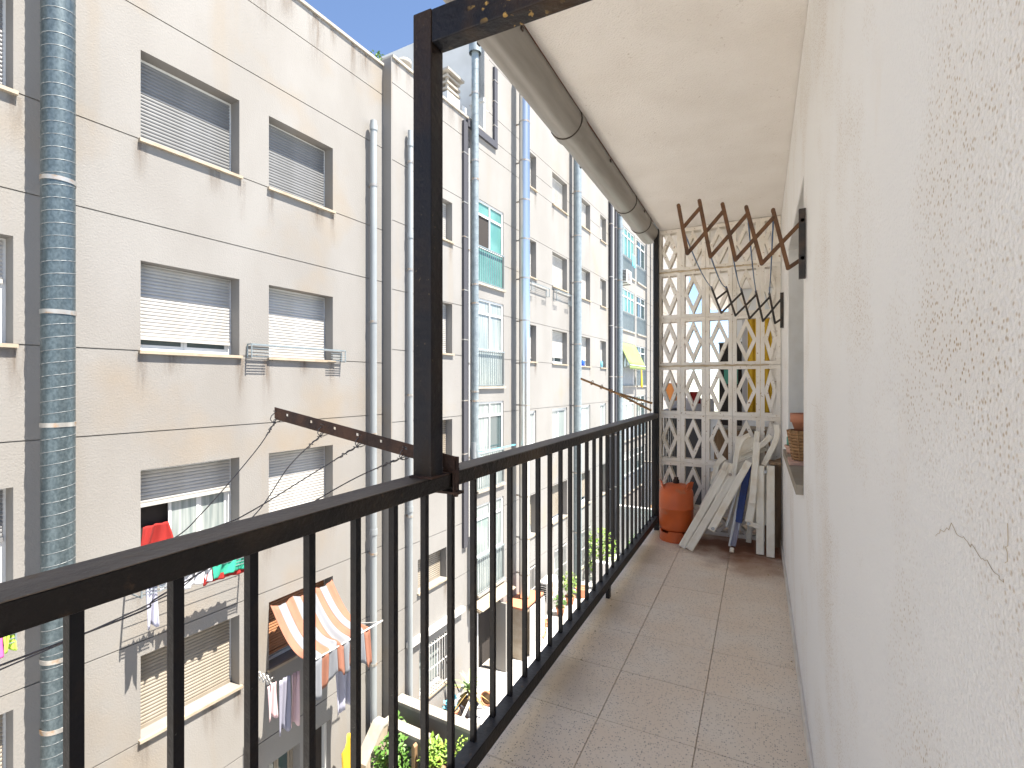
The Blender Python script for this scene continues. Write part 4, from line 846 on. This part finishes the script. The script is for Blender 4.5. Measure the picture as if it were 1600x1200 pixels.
for ci in range(5):
    for ri in range(6):
        w = cols[ci + 1] - cols[ci]; h = zs[ri + 1] - zs[ri]; k = (ci, round(h, 3))
        if k not in cache: cache[k] = block_mesh(w, h, ci == 4)
        o = link('lattice_block', cache[k], la, (cols[ci], rnd.uniform(-.003, .003), zs[ri]))
    w = cols[ci + 1] - cols[ci]; o = link('lattice_block', block_mesh(w, .22), la, (cols[ci], 0, 0))
for ri, z in enumerate(zs[1:6]):
    mb = MB(); n = 26; pts = []
    x0, x1 = cols[0] + .003, [WX - .25, WX - .004, WX - .1, WX - .004, WX - .2][ri]
    mb.tube([(x0 + (x1 - x0) * k / n, -.002, z + rnd.uniform(-.004, .004)) for k in range(n + 1)], .0075 if ri in (2, 4) else .005, 6, rads=[(.010 if ri in (2, 4) else .005) * rnd.uniform(.5, 1.2) for _ in range(n + 1)]); obj('mortar_joint', mb, 'mortar' if ri in (2, 4) else 'lattice', la)

# ------------------------------------------------------------------ beyond the lattice: neighbour's balcony
nb = thing('neighbour_wall', 'pale end wall of the next balcony seen through the lattice', 'wall', (0, 8.9, 0))
mb = MB(); mb.box(-.42, WX - .001, 0, .1, -.01, 2.985); obj('wall_face', mb, 'wallshade', nb)
mb = MB(); mb.box(-1.0, -.42, .05, .1, -.01, .95); obj('parapet', mb, 'wallshade', nb)
def prop(name, lab, cat, m, x0, x1, y0, y1, z0, z1, m2=None):
    t = thing(name, lab, cat, ((x0 + x1) / 2, (y0 + y1) / 2, z0)); w = (x1 - x0) / 2; d_ = (y1 - y0) / 2; h = z1 - z0
    mb = MB(); mb.box(-w, w, -d_, d_, 0, h); obj('body', mb, m, t); mb = MB(); mb.box(-w - .01, w + .01, -d_ - .01, d_ + .01, h, h + .02); obj('top', mb, m2 or m, t); return t
mb = MB(); mb.sheet(lambda u, v: (-.13 + .26 * u, .02 * math.sin(u * 30), 2.0 - 1.2 * v), 24, 4); o = obj('yellow_curtain', mb, 'yellow', None, (0, 6.6, .25)); solid(tag(o, 'yellow curtain seen through the right of the lattice', 'curtain'), .01)
prop('cupboard', 'dark cupboard with green crate seen through the lattice', 'cupboard', 'dark', -.5, -.22, 7.4, 7.8, 0, 2.0, 'slat_grey')
prop('crate', 'green crate in front of the dark cupboard behind the lattice', 'crate', 'green_pl', -.42, -.26, 7.1, 7.3, 1.45, 1.7)
prop('low_cabinet', 'brown low cabinet behind the bottom of the lattice', 'cabinet', 'brown_wood', -.45, .1, 5.9, 6.3, 0, .95, 'slat_tan')
prop('dark_box', 'dark blue storage box behind the lower left of the lattice', 'box', 'black_duct', -.85, -.52, 5.9, 6.3, 0, 1.05)
prop('white_board', 'white board standing against the wall behind the lattice', 'board', 'white_cloth', -.2, -.14, 6.9, 7.0, .9, 2.3)
for lab, m, x, y, z, w, h in (('orange cloth hung on the next balcony, seen through the left lattice', 'orange_cloth', -1.0, 6.0, 1.46, .2, .2), ('red cloth hung on the next balcony, seen through the lattice', 'red_cloth', -.74, 6.2, 1.36, .12, .14), ('white cloth hung on the next balcony behind the lattice', 'white_cloth', -.98, 6.3, 1.28, .5, .16)):
    mb = MB(); mb.sheet(lambda u, v: (w * u, .02 * math.sin(9 * u), -h * v), 8, 4); o = obj('hung_cloth', mb, m, None, (x, y, z)); solid(tag(o, lab, 'cloth', 'cloths on the next balcony'), .006)
rr = thing('neighbour_railing', 'black railing of the next balcony continuing past the lattice', 'railing', (-.94, 5.2, 0))
mb = MB(); mb.box(-.05, .04, .1, 4.0, 1.112, 1.158); obj('top_rail', mb, 'toprail', rr)
for k in range(24): link('bar', bme, rr, (0, .2 + .15 * k, 0))

# ------------------------------------------------------------------ gas bottle
gb = thing('gas_bottle', 'orange butane bottle standing by the railing end', 'gas bottle', (-.70, 4.86, 0))
mb = MB(); mb.lathe([(0, .10), (.135, .10), (.15, .12), (.1525, .16), (.1525, .30), (.1545, .302), (.1545, .308), (.1525, .31), (.1525, .43), (.147, .465), (.128, .495), (.09, .515), (.03, .525), (0, .525)], n=36); obj('body', mb, 'orange', gb)
mb = MB(); n = 36
for k in range(n):
    a0, a1 = 2 * math.pi * k / n, 2 * math.pi * (k + 1) / n
    z1 = .10 if k % 9 in (0, 1, 2) else .082
    if k % 9 > 6: z1 = .1
    vs = [(r * math.cos(a), r * math.sin(a), z) for a in (a0, a1) for r in (.138, .147) for z in (0.001, z1)]
    mb.add(vs, [(0, 1, 3, 2), (4, 6, 7, 5), (0, 4, 5, 1), (2, 3, 7, 6), (0, 2, 6, 4), (1, 5, 7, 3)])
obj('foot_ring', mb, 'orange', gb)
for a in (R(200), R(-20)):
    mb = MB(); c = Vector((.115 * math.cos(a), .115 * math.sin(a), .47)); tn = Vector((-math.sin(a), math.cos(a), 0)); rd = Vector((math.cos(a), math.sin(a), 0))
    mb.add([c - tn * .06 + q for q in (Vector((0, 0, 0)), rd * .01)] + [c + tn * .06 + q for q in (Vector((0, 0, 0)), rd * .01)] + [c - tn * .05 + Vector((0, 0, .07)) + rd * .02 + q for q in (Vector((0, 0, 0)), rd * .01)] + [c + tn * .05 + Vector((0, 0, .07)) + rd * .02 + q for q in (Vector((0, 0, 0)), rd * .01)],
           [(0, 2, 6, 4), (1, 5, 7, 3), (0, 1, 3, 2), (4, 6, 7, 5), (0, 4, 5, 1), (2, 3, 7, 6)])
    mb.tube([c + tn * .05 + Vector((0, 0, .07)) + rd * .025, c + Vector((0, 0, .080)) + rd * .03, c - tn * .05 + Vector((0, 0, .07)) + rd * .025], .008, 8); obj('handle', mb, 'orange', gb)
mb = MB(); mb.lathe([(.028, .52), (.028, .555), (.02, .56), (.02, .58), (0, .582)], n=14); obj('valve', mb, 'rust', gb)

# ------------------------------------------------------------------ folded garden chairs
def flatbar(mb, p, q, w, th=.022, n=5):
    """a resin profile: rounded-edge flat bar facing the camera"""
    p, q = Vector(p), Vector(q); d = (q - p).normalized(); f = Vector((0, -1, .15)).normalized(); s = d.cross(f).normalized(); f = s.cross(d).normalized()
    prof = [(-w / 2, -th / 2), (w / 2, -th / 2), (w / 2, th / 2 - .004), (w / 2 - .006, th / 2), (.004, th / 2 - .002), (-.004, th / 2 - .002), (-w / 2 + .006, th / 2), (-w / 2, th / 2 - .004)]
    m_ = len(prof); vs = [e + s * a + f * b for e in (p, q) for a, b in prof]
    if (f.y > 0): vs = [e + s * a - f * b for e in (p, q) for a, b in prof]
    mb.add(vs, [tuple(range(m_)), tuple(reversed(range(m_, 2 * m_)))] + [(i, i + m_, (i + 1) % m_ + m_, (i + 1) % m_) for i in range(m_)])
def ribbon(mb, pts, w, th=.02):
    P = spline(pts, 5)
    for a, b in zip(P[:-1], P[1:]): flatbar(mb, a, b + (b - a) * .05, w, th)
def rivet(mb, p):
    p = Vector(p); mb.tube([p, p + Vector((0, -.012, .002))], .014, 14)
def fchair(name, label, cat, org, parts):
    t = thing(name, label, cat, org, group='folded garden chairs leaning on the lattice'); o_ = Vector(org)
    for nm, m, kind, data in parts:
        mb = MB()
        if kind == 'bar': flatbar(mb, Vector(data[0]) - o_, Vector(data[1]) - o_, data[2], data[3] if len(data) > 3 else .024)
        elif kind == 'ribbon': ribbon(mb, [Vector(p) - o_ for p in data[0]], data[1])
        elif kind == 'tube': mb.tube([Vector(p) - o_ for p in spline(data[0], 5)], data[1], 10)
        elif kind == 'rivet': rivet(mb, Vector(data) - o_)
        obj(nm, mb, m, t)
    return t
fchair('folding_chair', 'cream folding chair leaning at a slant beside the orange bottle', 'chair', (-.58, 4.6, 0), [
    ('leg', 'resin', 'bar', ((-.282, 4.92, .654), (-.618, 4.62, .008), .062)),
    ('leg', 'resin', 'bar', ((-.206, 4.88, .640), (-.552, 4.58, .008), .062)),
    ('arm', 'resin', 'bar', ((-.088, 4.84, .766), (-.372, 4.55, .205), .058)),
    ('rear_leg', 'resin', 'bar', ((-.23, 4.97, .72), (-.40, 4.72, .24), .05)),
    ('back_post', 'resin', 'ribbon', ([(-.212, 4.93, .60), (-.195, 4.95, .76), (-.172, 4.97, .875), (-.135, 4.99, .955), (-.085, 5.02, .985)], .044)),
    ('back_post', 'resin', 'ribbon', ([(-.40, 5.06, .50), (-.372, 5.07, .62), (-.355, 5.08, .70), (-.30, 5.1, .76)], .05)),
    ('seat', 'resin', 'bar', ((-.22, 5.02, .70), (-.42, 4.80, .30), .16, .02)),
    ('rivet', 'clamp', 'rivet', (-.236, 4.862, .64)), ('rivet', 'clamp', 'rivet', (-.355, 4.545, .225))])
fchair('folding_chair', 'cream folding chair standing upright with two straight legs next to the wall', 'chair', (.03, 4.7, 0), [
    ('leg', 'resin', 'bar', ((.004, 4.86, .737), (.002, 4.72, .008), .062)),
    ('leg', 'resin', 'bar', ((.084, 4.86, .743), (.080, 4.68, .008), .062)),
    ('arm', 'resin', 'bar', ((-.022, 4.9, .935), (-.058, 4.76, .425), .054)),
    ('back_post', 'resin', 'ribbon', ([(.030, 4.9, .735), (.075, 4.93, .84), (.115, 4.96, .925), (.138, 5.0, 1.01), (.132, 5.03, 1.085)], .045)),
    ('cross_bar', 'resin', 'ribbon', ([(-.06, 5.0, .85), (.02, 5.02, .905), (.09, 5.04, .985)], .05)),
    ('rear_leg', 'resin', 'bar', ((-.012, 4.93, .70), (-.085, 4.74, .262), .062)),
    ('seat', 'resin', 'bar', ((.03, 4.98, .68), (.02, 4.80, .24), .15, .02)),
    ('foot_piece', 'resin', 'bar', ((-.10, 4.73, .262), (.0, 4.73, .235), .04)),
    ('rivet', 'clamp', 'rivet', (.042, 4.835, .69)), ('rivet', 'clamp', 'rivet', (-.085, 4.70, .262))])
fchair('folding_lounger', 'folded lounger with dark blue canvas and white tube legs between the chairs', 'lounger', (-.19, 4.7, 0), [
    ('canvas', 'blue', 'bar', ((-.09, 4.93, .74), (-.168, 4.75, .25), .058, .03)),
    ('leg', 'alu', 'tube', ([(-.178, 4.88, .52), (-.22, 4.80, .36), (-.262, 4.74, .2)], .011)),
    ('leg', 'alu', 'tube', ([(-.165, 4.84, .45), (-.20, 4.74, .25), (-.232, 4.66, .06)], .012)),
    ('patterned_cloth', 'slate_cloth', 'ribbon', ([(-.165, 4.77, .27), (-.185, 4.70, .16), (-.205, 4.65, .07)], .042)),
    ('strap', 'white_cloth', 'bar', ((-.158, 4.745, .24), (-.172, 4.70, .13), .012, .03)),
    ('foot', 'resin', 'tube', ([(-.212, 4.65, .05), (-.214, 4.63, .02)], .018))])
t = fchair('folding_chair', 'dusty third folding chair half hidden behind the two cream ones', 'chair', (-.1, 5.0, 0), [
    ('back_panel', 'resin', 'bar', ((-.10, 5.09, .96), (-.13, 5.0, .30), .20, .02)),
    ('leg', 'resin', 'bar', ((-.02, 5.06, 1.02), (-.09, 4.95, .03), .045)),
    ('cross_bar', 'resin', 'bar', ((-.16, 5.05, .80), (.06, 5.08, .92), .03)), ('cross_bar', 'resin', 'bar', ((-.17, 5.05, .74), (.05, 5.08, .86), .03))])
bt = thing('leaning_board', 'brown board leaning in the corner behind the upright chair', 'board', (.1, 5.0, 0))
mb = MB(); mb.prism([(-.06, .0), (.068, .0), (.068, .80), (-.01, .76), (-.06, .5)], 'y', 0, .02); obj('panel', mb, 'brown_wood', bt); mb = MB(); mb.box(-.03, .065, -.16, -.001, .755, .775); obj('edge_strip', mb, 'brown_wood', bt)

# ------------------------------------------------------------------ scissor racks on the wall and the blue cords
def scissor(label, Y, x_mount, top, bot, mid_tops, m, w, plate, pz0, pz1, mt, ml, mp):
    t = thing('scissor_rack', label, 'drying rack', (x_mount, Y, (pz0 + pz1) / 2), group='folding scissor racks on the house wall'); o_ = Vector((x_mount, Y, (pz0 + pz1) / 2))
    def V(p, dy=0): return Vector((p[0], Y + dy, p[1])) - o_
    n = len(top)
    for k in range(n):
        mb = MB(); mb.bar(V(top[k], -.006), V(bot[k], -.006), w, .005, up=(0, 1, 0)); mb.tube([V(top[k], -.012), V(top[k], .012)], w * .5, 12); mb.tube([V(bot[k], -.012), V(bot[k], .006)], w * .5, 12); obj('arm', mb, m, t)
    def lerp(a, b, q): return (a[0] + (b[0] - a[0]) * q, a[1] + (b[1] - a[1]) * q)
    diag = [(lerp(top[0], bot[0], .46), lerp(top[1], bot[1], .10))]
    for k in range(n):
        if k + 2 < n: diag.append((bot[k], lerp(top[k + 2], bot[k + 2], .10)))
    diag.append((bot[n - 2], mt)); diag.append((bot[n - 1], ml))
    for a, b in diag:
        mb = MB(); mb.bar(V(a, .004), V(b, .004), w, .005, up=(0, 1, 0)); mb.tube([V(b, -.012), V(b, .012)], w * .45, 10); obj('arm', mb, m, t)
    mb = MB(); mb.box(-.014, .011, -.012, .012, pz0 - o_.z, pz1 - o_.z); obj('mounting_plate', mb, mp, t)
    return t
s1t = [(-.337, 2.276), (-.246, 2.283), (-.149, 2.252), (-.053, 2.224), (.051, 2.195)]; s1b = [(-.299, 2.052), (-.200, 2.026), (-.097, 2.0), (.007, 1.972), (.107, 1.942)]
scissor('nearer rusty brown scissor rack unfolded from the house wall', 2.42, .161, s1t, s1b, None, 'rust_brown', .0165, None, 1.893, 2.184, (.160, 2.135), (.160, 1.977), 'black_iron')
s2t = [(-.37, 2.274), (-.254, 2.266), (-.140, 2.240), (-.029, 2.215), (.070, 2.189)]; s2b = [(-.294, 2.055), (-.184, 2.026), (-.077, 1.995), (.023, 1.968), (.111, 1.946)]
scissor('further black scissor rack near the lattice screen', 4.6, .162, s2t, s2b, None, 'black_iron', .0165, None, 1.906, 2.191, (.16, 2.145), (.16, 1.98), 'black_iron')
labs = ['leftmost blue clothes cord strung between the two scissor racks', 'second blue cord from the left between the scissor racks', 'middle blue cord between the scissor racks', 'fourth blue cord from the left between the scissor racks', 'rightmost blue cord, nearest the house wall, between the racks']
st = [(-.318, 2.165), (-.200, 2.03), (-.115, 2.07), (-.048, 2.20), (.053, 2.18)]
for k in range(5):
    p0 = Vector((st[k][0], 2.435, st[k][1])); p1 = Vector((s2t[k][0], 4.59, s2t[k][1])); t = thing('clothesline', labs[k], 'cord', p0, group='blue cords between the scissor racks')
    pts = [p0.lerp(p1, i / 14) - p0 - Vector((0, 0, .035 * math.sin(math.pi * i / 14))) for i in range(15)]
    mb = MB(); mb.tube(pts, .0035, 6); obj('strand', mb, 'cord_blue', t); mb = MB(); mb.tube([pts[-1] + Vector((0, 0, .012)), pts[-1] - Vector((0, 0, .02))], .006, 6); obj('knot', mb, 'wire', t)

# ------------------------------------------------------------------ pots on our window sill
SZ = WZ0 + .043
t = thing('wicker_basket', 'round wicker basket standing on the window sill', 'basket', (.235, 3.28, SZ + .02))
mb = MB(); mb.lathe([(0, 0), (.062, 0), (.086, .15), (.089, .17), (.08, .17), (.055, .01)], n=24); obj('body', mb, 'wicker', t)
for k in range(9):
    mb = MB(); z = .01 + k * .018; r = .064 + .022 * z / .15; mb.tube([((r + .003 * math.sin(j * 3.14159 + k * 3.14159)) * math.cos(6.2832 * j / 24), (r + .003 * math.sin(j * 3.14159 + 3.14159 * k)) * math.sin(6.2832 * j / 24), z) for j in range(25)], .008, 6, cap=False); obj('weave', mb, 'wicker', t)
mb = MB()
for j in range(12): a = 6.2832 * j / 12; mb.tube([(.066 * math.cos(a), .066 * math.sin(a), 0), (.093 * math.cos(a), .093 * math.sin(a), .17)], .006, 6)
obj('stake', mb, 'wicker', t)
mb = MB(); mb.box(-.085, .085, -.11, .11, 0, .018); o = obj('clay_tile', mb, 'pink', None, (.232, 3.28, SZ + .001)); tag(o, 'pink clay tile under the wicker basket on the sill', 'tile')
t = thing('flower_pot', 'terracotta pot stacked in the wicker basket on the sill', 'flower pot', (.235, 3.28, SZ + .17)); pot(t, .072, .115)
t = thing('saucer', 'pink clay saucer on the far end of the sill', 'saucer', (.225, 3.72, SZ)); mb = MB(); mb.lathe([(0, 0), (.065, 0), (.078, .05), (.07, .05), (.06, .01), (0, .01)], n=22); obj('dish', mb, 'pink', t); mb = MB(); mb.lathe([(.078, .043), (.082, .043), (.082, .053), (.078, .053)], n=22); obj('rim', mb, 'pink', t)
t = thing('flower_pot', 'small green plastic pot on the pink saucer', 'flower pot', (.225, 3.72, SZ + .052)); pot(t, .062, .055, 'green_pl')
